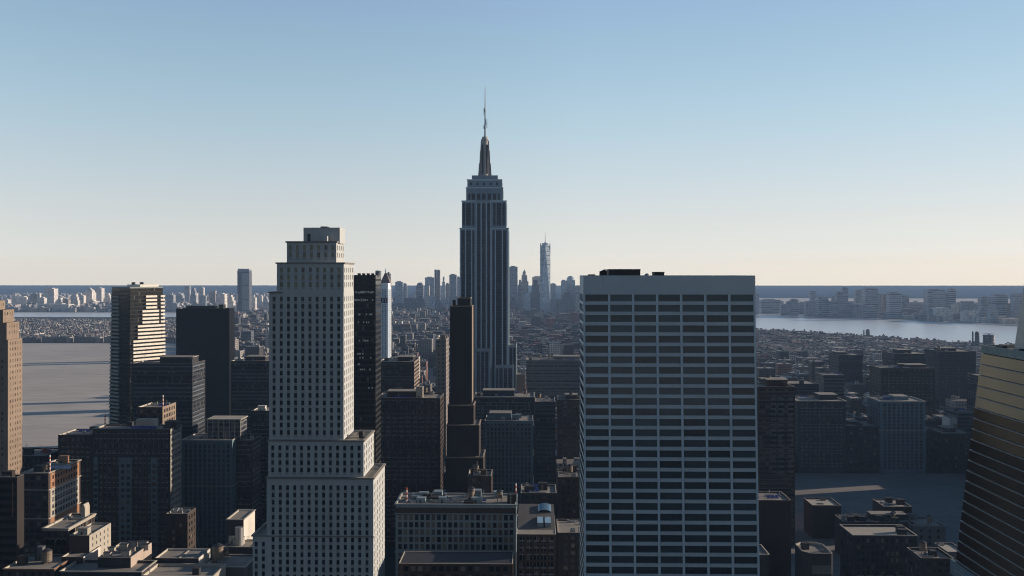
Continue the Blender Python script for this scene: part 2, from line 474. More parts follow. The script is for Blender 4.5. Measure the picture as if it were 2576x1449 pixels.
def panels(root, x, y, z, n=4, w=2.2, m=None):
    for i in range(n):
        b = MB(); a = x + i * (w + 0.35)
        b.poly([(a, y, z + 0.5), (a + w, y, z + 0.5), (a + w, y + 2.4, z + 2.0), (a, y + 2.4, z + 2.0)], m or BLUEM)
        b.poly([(a, y, z + 0.44), (a, y + 2.4, z + 1.94), (a + w, y + 2.4, z + 1.94), (a + w, y, z + 0.44)], DMETAL)
        for q in (a + 0.1, a + w - 0.1): b.bar((q, y + 2.3, z), (q, y + 2.3, z + 1.9), 0.06, DMETAL); b.bar((q, y + 0.1, z), (q, y + 0.1, z + 0.5), 0.06, DMETAL)
        b.build('solar_panel', root)
def duct(root, x, y, z, w, r):
    b = MB(); l = r.uniform(4, 9)
    b.box(x, min(x + l, w), y - 0.4, y + 0.4, z + 0.35, z + 1.05, METAL); b.box(x, x + 0.8, y - 0.4, y + 0.4, z, z + 0.345, METAL); b.box(x - 0.9, x - 0.003, y - 0.7, y + 0.7, z, z + 1.5, METAL)
    return b.build('duct', root)
def aerial(root, x, y, z, h):
    b = MB(); b.cyl(x, y, z, z + h, 0.09, METAL, 0.05, n=6)
    for k in (0.6, 0.75, 0.88): b.bar((x - 0.9, y, z + h * k), (x + 0.9, y, z + h * k), 0.04, METAL)
    return b.build('aerial', root)
def clutter(root, x0, x1, y0, y1, z, n, m, seed=0):
    r = random.Random(seed * 31 + 5)
    for i in range(n):
        x, y = r.uniform(x0 + 3, max(x0 + 3.1, x1 - 3)), r.uniform(y0 + 2.5, max(y0 + 2.6, y1 - 2.5))
        k = r.random()
        if k < 0.34: ac_unit(root, x, y, z, r.uniform(0.7, 1.3))
        elif k < 0.62: bulkhead(root, x, y, z, r.uniform(3, 6), r.uniform(3, 5), r.uniform(2.6, 4.2), m)
        elif k < 0.82: pipes(root, x, y, z)
        elif k < 0.92: water_tank(root, x, y, z, r.uniform(1.5, 2.1), r.uniform(3, 4.2))
        else: panels(root, x, y, z, 3)
        if r.random() < 0.4: duct(root, r.uniform(x0 + 2, (x0 + x1) / 2), r.uniform(y0 + 2, y1 - 2), z, x1 - 1, r)
        if r.random() < 0.25: aerial(root, r.uniform(x0 + 2, x1 - 2), r.uniform(y0 + 2, y1 - 2), z, r.uniform(4, 8))

def block(name, label, cat, L, Rt, top, Y, D, m, style=('plain',), cl=3, par=0.9, roofm=None, cornice=None, sidestyle=None, most=100, band=None, group=None, z0=0.0, seed=None, gl=None, sidem=None, frontm=None, sidew=None):
    """an ordinary city building from its place in the frame: front plane at distance Y, depth D"""
    x0, x1 = X(L, Y), X(Rt, Y)
    z1 = Z((L + Rt) / 2, top, Y)
    root = thing(name, label, cat, ((x0 + x1) / 2, Y + D / 2, 0), group)
    root['span'] = (x0, x1, Y, Y + D, z1)
    wl, rf, outs, extra = MB(), MB(), [], []
    H = z1 - z0
    def spec(st, Wd):
        if st[0] == 'punch': return (spread(Wd, st[1], st[2]), rows(H, st[3], st[4], top=par + 1.0))
        if st[0] == 'strip': return (spread(Wd, st[1], st[2]), [(4.0, H - par - 1.6)])
        if st[0] == 'ribbon': return ([(0.8, Wd - 0.8)], rows(H, st[1], st[2], top=par + 1.0))
        return None
    ss = sidestyle or style
    right = x1 < 5
    wl.tier(x0, x1, Y, Y + D, z0, z1, m, front=spec(style, x1 - x0), right=spec(ss, D) if right else None, left=None if right else spec(ss, D), out=outs, par=par, roofm=roofm or ROOF, rmb=rf, mf=frontm, mr=sidew if right else None, ml=None)  # front darkened for shade, side paled for sun, in the wall colour
    wl.build('wall', root); rf.build('roof', root)
    if outs:
        kind = style[0]
        nm = {'punch': 'window', 'strip': 'window_strip', 'ribbon': 'window_band'}[kind if kind != 'plain' else ss[0]]
        g = gl or (GLASS if kind == 'punch' else STRIPE)
        windows(root, outs, g, None, nm, most)
    if cornice:
        for zc, hc, pr in cornice:
            c = MB(); za = z1 - zc
            for a in ((x0 - pr, x1 + pr, Y - pr, Y - 0.003), (x0 - pr, x1 + pr, Y + D + 0.003, Y + D + pr), (x0 - pr, x0 - 0.003, Y - 0.003, Y + D + 0.003), (x1 + 0.003, x1 + pr, Y - 0.003, Y + D + 0.003)):
                c.box(a[0], a[1], a[2], a[3], za - hc, za, sidem or m)
            c.build('cornice', root)
    if Y >= 690 and cl >= 4 and x1 - x0 > 18:            # a set-back storey on the larger blocks
        q = random.Random(int(L * 3 + Rt)); w_ = (x1 - x0) * q.uniform(0.3, 0.55); a_ = q.uniform(x0 + 2, x1 - w_ - 2); h_ = q.uniform(3.2, 5.5)
        b_ = MB(); b_.box(a_, a_ + w_, Y + D * 0.35, Y + D * 0.8, z1 - par, z1 - par + h_, m, top=ROOF); p_ = b_.build('penthouse', root)
        b_ = MB(); b_.box(a_ - 0.3, a_ + w_ + 0.3, Y + D * 0.35 - 0.3, Y + D * 0.8 + 0.3, z1 - par + h_ + 0.004, z1 - par + h_ + 0.45, BEIGE, top=ROOF); b_.build('penthouse_roof', p_)
    if cl: clutter(root, x0, x1, Y, Y + D, z1 - par, cl, m, seed if seed is not None else int(L * 7 + top))
    return root

# ---------------------------------------------------------------- the setting: sea, rivers, land
def sheet(name, label, pts, z0, z1, m, kind='structure'):
    b = MB()
    if z0 is None: b.poly([(x, y, z1) for x, y in pts], m)
    else: b.prism(pts, z0, z1, m)
    return tag(b.build(name), label, name.replace('_', ' '), None, kind)
def sea_mat():
    m, t, b = nodes('open_sea'); q = NT(t)
    f = q.noise(q.pos(), 0.0006, 4, (0.3, 1, 1))
    q.l(q.mix(q.ramp(f, (0.35, 0.65), (0, 1)), (0.020, 0.050, 0.095), (0.035, 0.075, 0.125)), b.inputs['Base Color'])
    b.inputs['Roughness'].default_value = 0.9; b.inputs['Specular IOR Level'].default_value = 0.02
    return m
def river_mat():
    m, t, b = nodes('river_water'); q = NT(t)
    b.inputs['Base Color'].default_value = (0.93, 0.91, 0.88, 1); b.inputs['Metallic'].default_value = 0.35  # sky glare on the water painted as a pale base
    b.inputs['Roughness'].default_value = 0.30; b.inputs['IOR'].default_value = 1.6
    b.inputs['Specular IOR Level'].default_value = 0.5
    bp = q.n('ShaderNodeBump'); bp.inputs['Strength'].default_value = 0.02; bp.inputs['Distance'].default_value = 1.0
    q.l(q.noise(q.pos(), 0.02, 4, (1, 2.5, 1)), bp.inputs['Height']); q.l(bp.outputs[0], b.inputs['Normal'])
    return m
def ground_mat(name, a, c, scale):
    m, t, b = nodes(name); q = NT(t); p = q.pos()
    f = q.ramp(q.noise(p, scale, 6), (0.35, 0.65), (0, 1))
    f2 = q.noise(p, scale * 9, 3, (0.4, 1.6, 1))
    k = q.mix(f, a, c)
    q.l(q.mix(1.0, k, q.ramp(f2, (0.3, 0.7), (0.85, 1.12)), 'MULTIPLY'), b.inputs['Base Color'])
    b.inputs['Roughness'].default_value = 0.95; b.inputs['Specular IOR Level'].default_value = 0.1
    return m
LAND = ground_mat('pale_ground', (0.47, 0.43, 0.385), (0.54, 0.49, 0.44), 0.004)
SAND = ground_mat('sandy_ground', (0.70, 0.65, 0.60), (0.58, 0.54, 0.50), 0.003)
FAR_Y, SIDE = 16000.0, 10200.0
sheet('sea', 'open dark blue sea reaching the horizon', [(-SIDE, -FAR_Y), (SIDE, -FAR_Y), (SIDE, FAR_Y), (-SIDE, FAR_Y)], None, -2.0, sea_mat())
RIV = river_mat()
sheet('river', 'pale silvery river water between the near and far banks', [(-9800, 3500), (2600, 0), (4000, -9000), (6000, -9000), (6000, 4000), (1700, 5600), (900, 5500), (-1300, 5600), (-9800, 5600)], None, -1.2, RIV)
MANH = [(-9800, -9000), (4200, -9000), (3000, 0), (2450, 1400), (1325, 2605), (1060, 2990), (788, 3378), (420, 4700), (150, 5350), (-600, 5400), (-1000, 4750), (-1700, 4420), (-9800, 4300)]
ASPH = ground_mat('asphalt_ground', (0.050, 0.049, 0.050), (0.075, 0.072, 0.070), 0.01)
sheet('ground', 'dark street level ground under the city', MANH, -6.0, 0.0, ASPH)
sheet('bare_ground', 'wide bare grey ground left of the balcony tower', [(-2600, 1080), (-420, 1080), (-470, 1700), (-640, 2300), (-760, 2760), (-2600, 2760)], None, 0.25, LAND)
sheet('plaza', 'dark open plaza left of the striped tower with one sunlit patch', [(150, 560), (470, 560), (470, 983), (150, 983)], None, 0.2, ground_mat('plaza_paving', (0.21, 0.20, 0.185), (0.27, 0.25, 0.23), 0.02))
sheet('bare_ground', 'small bare strip of ground left of the brown slab', [(-215, 1400), (-130, 1400), (-150, 2100), (-250, 2100)], None, 0.25, LAND)
BROOK = [(-9800, 4900), (-2200, 4880), (-1500, 5000), (-1150, 5600), (-950, 7400), (-2000, 8700), (-9800, 9300)]
sheet('land', 'pale flat land across the water on the left', BROOK, -5.0, 0.0, SAND)
JERS = [(1300, 4720), (1480, 4360), (1881, 3720), (3000, 2300), (9800, 2000), (9800, 7300), (1650, 7900), (1250, 6200)]
sheet('land', 'pale flat land across the river on the right', JERS, -5.0, 0.0, SAND)

# ---------------------------------------------------------------- the tall spired tower in the centre
def spired_tower():
    Y = 1212.0
    zz = lambda py: Z(1218, py, Y)
    xx = lambda px: X(px, Y)
    cx = xx(1218)
    root = thing('spired_skyscraper', 'tallest tower in the centre, stepped grey stone shaft with a tapering mast and needle antenna', 'skyscraper', (cx, Y + 22, 0))
    wl, outs = MB(), []
    rf = root
    def cols(x0, spans): return [(xx(a) - x0, xx(b) - x0) for a, b in spans]
    def tier(l, r, y0, y1, pb, pt, spans, sv=None, m=LIME, side=True, par=0.8):
        x0, x1, z0, z1 = xx(l), xx(r), (zz(pb) if pb else 0), zz(pt)
        fr = (cols(x0, spans), sv if sv else [(3, z1 - z0 - 3.5)]) if spans else None
        d = y1 - y0
        sd_ = (spread(d, 7.5, 4.2), [(3, z1 - z0 - 3.5)]) if side else None
        wl.tier(x0, x1, y0, y1, z0, z1, m, front=fr, right=sd_, left=sd_, out=outs, par=par, dep=0.6, roofm=ROOFD, rmb=rf)
    x_ = lambda zx: 1073.3 + zx * 0.5555
    W1l = [(x_(157), x_(173)), (x_(179), x_(201)), (x_(207), x_(217))]
    W1r = [(x_(298), x_(308)), (x_(314), x_(340)), (x_(346), x_(361))]
    MID = [(x_(228), x_(243)), (x_(250), x_(266)), (x_(274), x_(288))]
    # wings and the recessed middle, butting at the same side planes
    tier(x_(150), x_(222), Y, Y + 42, None, 573, W1l)
    tier(x_(290), x_(371), Y, Y + 42, None, 573, W1r)
    tier(x_(222) + 0.004, x_(290) - 0.004, Y + 2.5, Y + 40, None, 504, MID, side=False)
    W2l = [(x_(163), x_(173)), (x_(178), x_(200)), (x_(206), x_(216))]
    W2r = [(x_(301), x_(312)), (x_(317), x_(338)), (x_(343), x_(354))]
    tier(x_(159), x_(222), Y + 1.6, Y + 38, 573, 504, W2l)
    tier(x_(290), x_(361), Y + 1.6, Y + 38, 573, 504, W2r)
    tops = [(x_(188), x_(197)), (x_(203), x_(219)), (x_(227), x_(243)), (x_(250), x_(266)), (x_(275), x_(291)), (x_(300), x_(315)), (x_(322), x_(331))]
    z0, z1 = zz(504), zz(470)
    tier(x_(178), x_(345), Y + 4, Y + 34, 504, 470, tops, sv=[(1.0, (z1 - z0) * 0.52)])
    sm = [(x_(c) - 2.2, x_(c) + 2.2) for c in (200, 229, 259, 290, 318)]
    tier(x_(183), x_(341), Y + 5, Y + 33, 470, 450, sm, sv=[(2.5, 6.0)])
    tier(x_(203), x_(321), Y + 8, Y + 30, 450, 439.5, None, side=False)
    # lower wings at the foot
    bl = [(x_(a), x_(b)) for a, b in ((228, 243), (247, 262), (266, 281))]
    tier(x_(218), x_(292), Y - 9, Y - 0.05, None, 876, bl, sv=None)
    br = [(x_(a), x_(b)) for a, b in ((316, 325), (330, 345), (350, 365), (370, 388))]
    tier(x_(308), x_(395), Y - 8, Y - 0.06, None, 918, br)
    tier(x_(371) + 0.01, x_(406), Y + 3, Y + 38, None, 868, [(x_(376), x_(388)), (x_(392), x_(402))])
    wl.build('wall', root)
    windows(root, outs, STRIPB2, None, 'window_strip')
    # pale piers standing proud between the strips
    pr = MB()
    for c in (153.5, 176, 204, 219.6, 292.5, 311, 343, 367):
        a = xx(x_(c)); pr.box(a - 0.55, a + 0.55, Y - 0.5, Y - 0.003, 0, zz(575), PIER)
    for c in (246.5, 270):
        a = xx(x_(c)); pr.box(a - 0.5, a + 0.5, Y + 2.0, Y + 2.497, zz(876), zz(507), PIER)
    for c in (225, 289): 
        a = xx(x_(c)); pr.box(a - 0.45, a + 0.45, Y + 1.7, Y + 2.497, zz(876), zz(507), PIER)
    pr.build('pier', root)
    for l, r, y0, py in ((150, 222, Y, 573), (290, 371, Y, 573), (159, 222, Y + 1.6, 504), (290, 361, Y + 1.6, 504), (178, 345, Y + 4, 470), (183, 341, Y + 5, 450)):
        cn = MB(); cn.box(xx(x_(l)) - 0.5, xx(x_(r)) + 0.5, y0 - 0.5, y0 - 0.003, zz(py) - 1.6, zz(py) + 0.003, PIER); cn.build('cornice', root)
    # mooring mast: a round core with four wing buttresses in three steps
    ms = MB(); my = Y + 19
    ms.cyl(cx, my, zz(439.5) - 1, zz(349), 5.2, MASTM, 4.3, n=20)
    for lo, hi, w0, w1 in ((439.5, 407, 8.7, 7.6), (407, 375, 7.0, 6.3), (375, 349, 5.9, 5.2)):
        a, c = zz(lo), zz(hi)
        for dx, dy in ((1, 0), (-1, 0), (0, 1), (0, -1)):
            t = 1.5
            if dx: p0 = [(cx + dx * 2, my - t), (cx + dx * w0, my - t), (cx + dx * w0, my + t), (cx + dx * 2, my + t)]; p1 = [(cx + dx * 2, my - t), (cx + dx * w1, my - t), (cx + dx * w1, my + t), (cx + dx * 2, my + t)]
            else: p0 = [(cx - t, my + dy * 2), (cx - t, my + dy * w0), (cx + t, my + dy * w0), (cx + t, my + dy * 2)]; p1 = [(cx - t, my + dy * 2), (cx - t, my + dy * w1), (cx + t, my + dy * w1), (cx + t, my + dy * 2)]
            ms.prism(p0, a, c, MASTM, p1)
    ms.cyl(cx, my, zz(349), zz(345), 5.0, MASTM, 4.9, n=20)
    ms.cyl(cx, my, zz(345), zz(339), 4.3, MASTM, 3.4, n=20)
    mast = ms.build('mast', root)
    mg = MB()
    for dx in (-3.2, 3.2): mg.box(cx + dx - 0.8, cx + dx + 0.8, my - 5.6, my - 3.2, zz(434), zz(360), STRIPB2)
    mg.build('glazing', mast)
    an = MB()
    an.cyl(cx + 0.3, my, zz(339), zz(318), 1.5, SPIRE, 1.2, n=10); an.cyl(cx + 0.3, my, zz(318), zz(268), 1.15, SPIRE, 0.85, n=10)
    an.cyl(cx + 0.3, my, zz(268), zz(238), 0.8, SPIRE, 0.6, n=8); an.cyl(cx + 0.3, my, zz(238), zz(211.5), 0.62, SPIRE, 0.4, n=8)
    for py, r_, h in ((318, 1.9, 3), (313, 1.6, 2), (275, 1.6, 2.5), (270, 1.3, 2)): an.cyl(cx - 0.1, my, zz(py), zz(py) + h, r_, SPIRE, n=10)
    for dx, a, c in ((2.6, 316, 293), (-1.3, 283, 266)): an.box(cx + dx - 0.35, cx + dx + 0.35, my - 0.35, my + 0.35, zz(a), zz(c), SPIRE); an.bar((cx, my, zz((a + c) / 2)), (cx + dx, my, zz((a + c) / 2)), 0.25, SPIRE)
    an.build('antenna', root)
STRIPB2 = strip('deep_blue_strips', dark=(0.010, 0.015, 0.024), span=(0.035, 0.045, 0.058), floor=3.7, sh=0.4, bay=2.0, blind=0.05, mull=0.1)
PIER = wall('pale_pier_stone', (0.52, 0.65, 0.74), var=0.1)
MASTM = wall('mast_stone', (0.38, 0.37, 0.36), var=0.15)
spired_tower()

# ---------------------------------------------------------------- the cream setback tower, left of the centre
APRON = wall('darker_apron', (0.33, 0.345, 0.345), var=0.2)
def setback_tower():
    Y = 440.0
    zz = lambda py: Z(780, py, Y)
    root = thing('setback_tower', 'pale stepped tower with rows of small dark windows and a sunlit right side', 'office tower', (X(780, Y), Y + 14, 0))
    wl, rf, outs, oy, bl = MB(), root, [], [], MB()
    P, WW, RP, WH = 18.25 * Y / FP, 7.6 * Y / FP, 18.75 * Y / FP, 11.6 * Y / FP
    def cols(x0, x1, pxs=None):
        n = round((x1 - x0 - 1.2) / P); g = (x1 - x0 - n * P) / 2
        return [(g + i * P + (P - WW) / 2, g + i * P + (P + WW) / 2) for i in range(n)]
    def side(d):
        n = max(1, int(d / 4.4)); p = d / n
        return [(i * p + (p - 1.5) / 2, i * p + (p + 1.5) / 2) for i in range(n)]
    def tier(l, r, y0, y1, pb, pt, w=True, yel=False, corn=True, first=None):
        x0, x1, z0, z1 = X(l, Y), X(r, Y), (zz(pb) if pb else 0.0), zz(pt)
        H = z1 - z0
        rr = []
        z = H - (first if first else 2.0) - WH
        while z > 0.9: rr.append((z, z + WH)); z -= RP
        o = []
        wl.tier(x0, x1, y0, y1, z0, z1, CREAM, front=(cols(x0, x1), rr) if w else None, right=(side(y1 - y0), rr) if w else None, left=(side(y1 - y0), rr) if w else None, out=o, par=0.9, dep=0.28, roofm=ROOF, rmb=rf)
        (oy if yel else outs).extend(o)
        for c, n, w_, h_ in o:                                # a paler sill and a dark apron under each opening
            u = (-n[1], n[0]); a = w_ / 2 + 0.12
            xa, xb = sorted((c[0] + n[0] * 0.285 - u[0] * a, c[0] + n[0] * 0.40 + u[0] * a)); ya, yb = sorted((c[1] + n[1] * 0.285 - u[1] * a, c[1] + n[1] * 0.40 + u[1] * a))
            bl.box(xa, xb, ya, yb, c[2] - h_ / 2 - 0.22, c[2] - h_ / 2 - 0.02, CREAMC)
            if n[0] == 0 and c[2] - h_ / 2 - RP + WH > z0 + 0.4: bl.box(c[0] - w_ / 2, c[0] + w_ / 2, c[1] - 0.285 - 0.02, c[1] - 0.285, c[2] - h_ / 2 - RP + WH + 0.05, c[2] - h_ / 2 - 0.23, APRON)
        if corn:
            q, h = 0.55, 0.7; cn = MB()
            for a in ((x0 - q, x1 + q, y0 - q, y0 - 0.003), (x1 + 0.003, x1 + q, y0 - 0.003, y1), (x0 - q, x0 - 0.003, y0 - 0.003, y1)):
                cn.box(a[0], a[1], a[2], a[3], z1 - h, z1 + 0.004, CREAMD)
            cn.build('cornice', root)
    CREAMD = wall('weathered_cornice', (0.22, 0.20, 0.18), var=0.2)
    # bottom wing, base, two lower shoulders on the right, the shaft, three setbacks and the penthouse
    tier(638, 673.5, Y - 1.5, Y + 26, None, 1344, first=3.2)
    tier(674, 941, Y - 2.0, Y + 32, None, 1199, first=3.6)
    tier(676, 915.5, Y - 0.8, Y + 28, 1199, 1106, first=2.6)
    tier(677, 864.5, Y, Y + 25, 1106, 734, corn=False, first=2.3)
    tier(696, 864.4, Y + 0.3, Y + 24.5, 734, 660, yel=True, first=2.4)
    tier(716, 841.5, Y + 4, Y + 22.5, 660, 606, yel=True, first=1.9)
    for l, r, py in ((677, 696, 734),):
        x0, x1 = X(l, Y), X(r, Y); cn = MB(); cn.box(x0 - 0.5, x1 + 2.5, Y - 0.5, Y - 0.003, zz(py) - 0.7, zz(py), CREAMD); cn.build('cornice', root)
    x0, x1 = X(674, Y), X(941, Y)
    cn = MB(); cn.box(x0 - 0.3, x1 + 0.3, Y - 2.35, Y - 2.003, zz(1345) - 0.5, zz(1345), CREAMD)
    # penthouse
    p0, p1, z0, z1 = X(753, Y), X(846, Y), zz(606), zz(570.5)
    wl.tier(p0, p1, Y + 8, Y + 20.5, z0 - 0.9, z1, CREAM, par=0.5, roofm=ROOF, rmb=rf)
    wl.build('wall', root); cn.build('cornice', root); bl.build('sill_and_apron', root)  # sills and aprons share one mesh
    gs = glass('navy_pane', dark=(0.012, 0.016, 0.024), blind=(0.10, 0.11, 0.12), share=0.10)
    gp = glass('reflection_side_pane', dark=(0.06, 0.06, 0.06), blind=(0.42, 0.40, 0.37), share=0.85, rough=0.3)  # pale reflection on the side panes put into their colour
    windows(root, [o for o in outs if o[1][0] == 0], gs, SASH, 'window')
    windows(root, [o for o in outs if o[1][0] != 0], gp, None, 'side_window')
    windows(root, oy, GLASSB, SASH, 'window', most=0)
    d = MB(); d.box(X(763, Y), X(771, Y), Y + 7.9, Y + 7.997, z0 + 0.1, z0 + 3.6, DMETAL); d.build('door', root)
    hb = MB(); hb.box(X(807, Y), X(818, Y), Y + 4.5, Y + 7.99, z0 - 0.85, z0 + 2.4, CREAM); hb.build('bulkhead', root)
    hb = MB(); hb.box(X(793, Y), X(810, Y), Y + 11, Y + 16, z1 - 0.5, z1 + 0.7, DGREY); hb.build('hatch', root)
    hb = MB(); hb.box(X(893, Y), X(903, Y), Y + 10, Y + 13, zz(1106) - 0.9, zz(1106) + 2.2, DGREY); hb.build('bulkhead', root)
    for px, py, dy in ((885, 1106, 18), (925, 1199, 22), (655, 1344, 14)): ac_unit(root, X(px, Y), Y + dy, zz(py) - 0.9, 0.6)
SASH = plain('dark_sash', (0.06, 0.065, 0.07), rough=0.5)
setback_tower()

# ---------------------------------------------------------------- the wide tower with the sloping white grid, right of the centre
def grid_tower():
    Y, D = 400.0, 31.0
    zz = lambda py: Z(1680, py, Y)
    root = thing('office_tower', 'broad flat-topped tower with a white grid front and wide dark windows', 'office tower', (X(1684, Y), Y + D / 2, 0))
    x0, x1 = X(1467.5, Y), X(1900, Y)
    zt, zb = zz(693), zz(741)
    zlow, slope = 20.0, 8.0 / (zz(741) - zz(1449))
    yf = lambda z: Y - max(0.0, (zb - z)) * slope - max(0.0, (60 - z)) ** 2 * 0.004
    wl = MB()
    wl.box(x0, x1, Y, Y + D, zb, zt - 0.6, TRAV)
    t = 0.7
    for a in ((x0, x1, Y, Y + t), (x0, x1, Y + D - t, Y + D), (x0, x0 + t, Y + t, Y + D - t), (x1 - t, x1, Y + t, Y + D - t)): wl.box(a[0], a[1], a[2], a[3], zt - 0.596, zt, TRAV)
    wall_ = wl.build('wall', root)
    rf = MB(); rf.quad((x0 + t, Y + t, zt - 0.55), (x1 - t, Y + t, zt - 0.55), (x1 - t, Y + D - t, zt - 0.55), (x0 + t, Y + D - t, zt - 0.55), ROOF); rf.build('roof', root)
    rp_ = 25.75 * Y / FP
    lev = []
    z = zb
    while z - rp_ > zlow: lev.append((z - rp_ * 0.665, z)); z -= rp_
    nb, ce = 7, 4.6 * Y / FP
    pw = 5.4 * Y / FP
    bw = (x1 - x0 - 2 * ce) / nb
    # piers follow the sloping front; spandrels span between them
    pier, span_, outs = MB(), MB(), []
    def ribbon(a, b, o, m, bb):
        zs = [zb] + [l[0] for l in lev] + [lev[-1][0] - 8, 6, 0]
        for u, v in zip(zs[:-1], zs[1:]):
            if u <= v: continue
            yu, yv = yf(u) - o, yf(v) - o
            yi, yj = yf(u) + 0.6, yf(v) + 0.6
            bb.quad((a, yv, v), (b, yv, v), (b, yu, u), (a, yu, u), m)
            bb.quad((b, yv, v), (b, yj, v), (b, yi, u), (b, yu, u), m)
            bb.quad((a, yj, v), (a, yv, v), (a, yu, u), (a, yi, u), m)
    xs = [(x0, x0 + ce)] + [(x0 + ce + i * bw - pw / 2, x0 + ce + i * bw + pw / 2) for i in range(1, nb)] + [(x1 - ce, x1)]
    for a, b in xs: ribbon(a, b, 0.0, PIERB, pier)
    pier.build('pier', root)
    for (l0, l1), nx in zip(lev, lev[1:] + [(0, lev[-1][0] - rp_ * 0.335)]):
        a0, a1 = nx[1], l0
        for i in range(nb):
            a, b = xs[i][1], xs[i + 1][0]
            y0_, y1_ = yf(a0) + 0.18, yf(a1) + 0.18
            span_.quad((a, y0_, a0), (b, y0_, a0), (b, y1_, a1), (a, y1_, a1), TRAV)
            span_.quad((a, y1_, a1), (b, y1_, a1), (b, yf(l0) + 1.3, a1 + 0.01), (a, yf(l0) + 1.3, a1 + 0.01), TRAV)
            span_.quad((a, yf(a0) + 1.3, a0), (b, yf(a0) + 1.3, a0), (b, y0_, a0), (a, y0_, a0), TRAV)
    # sides: flat white storey bands with dark glass between
    for sx, nn in ((x0, -1), (x1, 1)):
        for (l0, l1), nx in zip(lev, lev[1:] + [(0, 0.0)]):
            for a0, a1 in ((nx[1], l0),):
                ya, yb = yf((a0 + a1) / 2) + 0.7, Y + D
                span_.quad((sx, ya, a0), (sx, yb, a0), (sx, yb, a1), (sx, ya, a1), TRAV)
    span_.build('spandrel', root)
    cap = MB(); cap.quad((x1, Y + D, 0), (x0, Y + D, 0), (x0, Y + D, zb), (x1, Y + D, zb), TRAV)
    cap.build('back_wall', root)
    # windows: one pane group per bay and storey, the first hundred on their own
    cnt = 0; rest = MB()
    for l0, l1 in lev:
        for i in range(nb):
            a, b = xs[i][1], xs[i + 1][0]
            w, h = b - a, l1 - l0
            cnt += 1
            y0_, y1_ = yf(l0) + 0.75, yf(l1) + 0.75
            bb = MB() if cnt <= 100 else rest
            bb.quad((a, y0_, l0), (b, y0_, l0), (b, y1_, l1), (a, y1_, l1), GLASSD)
            for k in (1, 2, 3):
                c = a + w * k / 4
                bb.quad((c - 0.05, y0_ - 0.05, l0), (c + 0.05, y0_ - 0.05, l0), (c + 0.05, y1_ - 0.05, l1), (c - 0.05, y1_ - 0.05, l1), SASHD)
            if cnt <= 100: bb.build('window', root)
    rest.build('window', root)['kind'] = 'stuff'
    for l0, l1 in lev:
        for sx, nn in ((x0, 1), (x1, -1)):
            sg = MB(); sg.quad((sx + nn * 0.4, yf(l0) + 0.7, l0), (sx + nn * 0.4, Y + D, l0), (sx + nn * 0.4, Y + D, l1), (sx + nn * 0.4, yf(l1) + 0.7, l1), GLASSD); sg.build('side_window', root)
    # plant on the roof
    def bx(l, r, top, d0, d1, nm):
        b = MB(); b.box(X(l, Y), X(r, Y), Y + d0, Y + d1, zt - 0.55, zz(top), BLACKP); b.box(X(l, Y) - 0.12, X(r, Y) + 0.12, Y + d0 - 0.12, Y + d1 + 0.12, zz(top) - 0.35, zz(top) + 0.04, DMETAL); return b.build(nm, root)
    bx(1535, 1615, 677, 6, 20, 'bulkhead'); bx(1651, 1677, 684, 7, 14, 'bulkhead')
    b = MB(); b.box(X(1512, Y), X(1530, Y), Y + 6, Y + 10, zt - 0.55, zz(683), BLACKP)
    b.prism([(X(1512, Y), Y + 6), (X(1530, Y), Y + 6), (X(1530, Y), Y + 10), (X(1512, Y), Y + 10)], zz(683) + 0.003, zz(677.5), BLACKP, [(X(1524, Y), Y + 7), (X(1526, Y), Y + 7), (X(1526, Y), Y + 9), (X(1524, Y), Y + 9)]); b.build('cooling_tower', root)
    b = MB()
    for k in range(5):
        a0, a1 = math.pi / 2 * k / 5, math.pi / 2 * (k + 1) / 5
        b.cyl(X(1631.5, Y), Y + 5, zt - 0.3 + 1.2 * math.sin(a0), zt - 0.3 + 1.2 * math.sin(a1), 1.25 * math.cos(a0), METAL, max(0.02, 1.25 * math.cos(a1)), n=16)
    b.build('roof_dome', root)
    b = MB(); b.box(X(1482, Y), X(1499, Y), Y + 4, Y + 7, zt - 0.55, zz(690), DMETAL); b.build('air_conditioner', root)
PIERB = wall('white_pier', (0.60, 0.69, 0.75), var=0.08)
SASHD = plain('thin_mullion', (0.035, 0.04, 0.04), rough=0.4)
BLACKP = plain('black_plant_cladding', (0.016, 0.015, 0.013), rough=0.6)
grid_tower()

# ---------------------------------------------------------------- named buildings, left to right
NEAR = []
def B(*a, **k):
    r = block(*a, **k); NEAR.append(tuple(r['span'])); del r['span']
    return r
PUN = lambda p=4.6, w=2.2, r=3.9, h=2.1: ('punch', p, w, r, h)
def brick_tower():
    Y = 600.0
    root = thing('brick_tower', 'tan brick tower with three setbacks cut off by the left edge', 'tower', (X(0, Y), Y + 10, 0))
    wl, rf, outs = MB(), root, []
    for l, r, y0, d, pb, pt in ((-75, 20, 0, 17, None, 855), (-70, 15, 0.8, 15, 855, 812), (-64, 4, 1.6, 13, 812, 780), (-50, -14, 2.4, 10, 780, 757)):
        x0, x1, z0, z1 = X(l, Y), X(r, Y), (Z(0, pb, Y) if pb else 0), Z(0, pt, Y)
        H = z1 - z0; d_ = d
        wl.tier(x0, x1, Y + y0, Y + y0 + d_, z0, z1, TANB, front=(spread(x1 - x0, 3.4, 1.3), rows(H, 3.7, 1.9)), right=(spread(d_, 2.9, 1.1), rows(H, 3.7, 1.9)), out=outs, par=0.8, dep=0.16, roofm=ROOF, rmb=rf)
    wl.build('wall', root)
    windows(root, outs, glass('tan_blinds', dark=(0.07, 0.055, 0.045), blind=(0.30, 0.24, 0.18), share=0.65, rough=0.4, spec=0.2), None, 'window')
brick_tower()

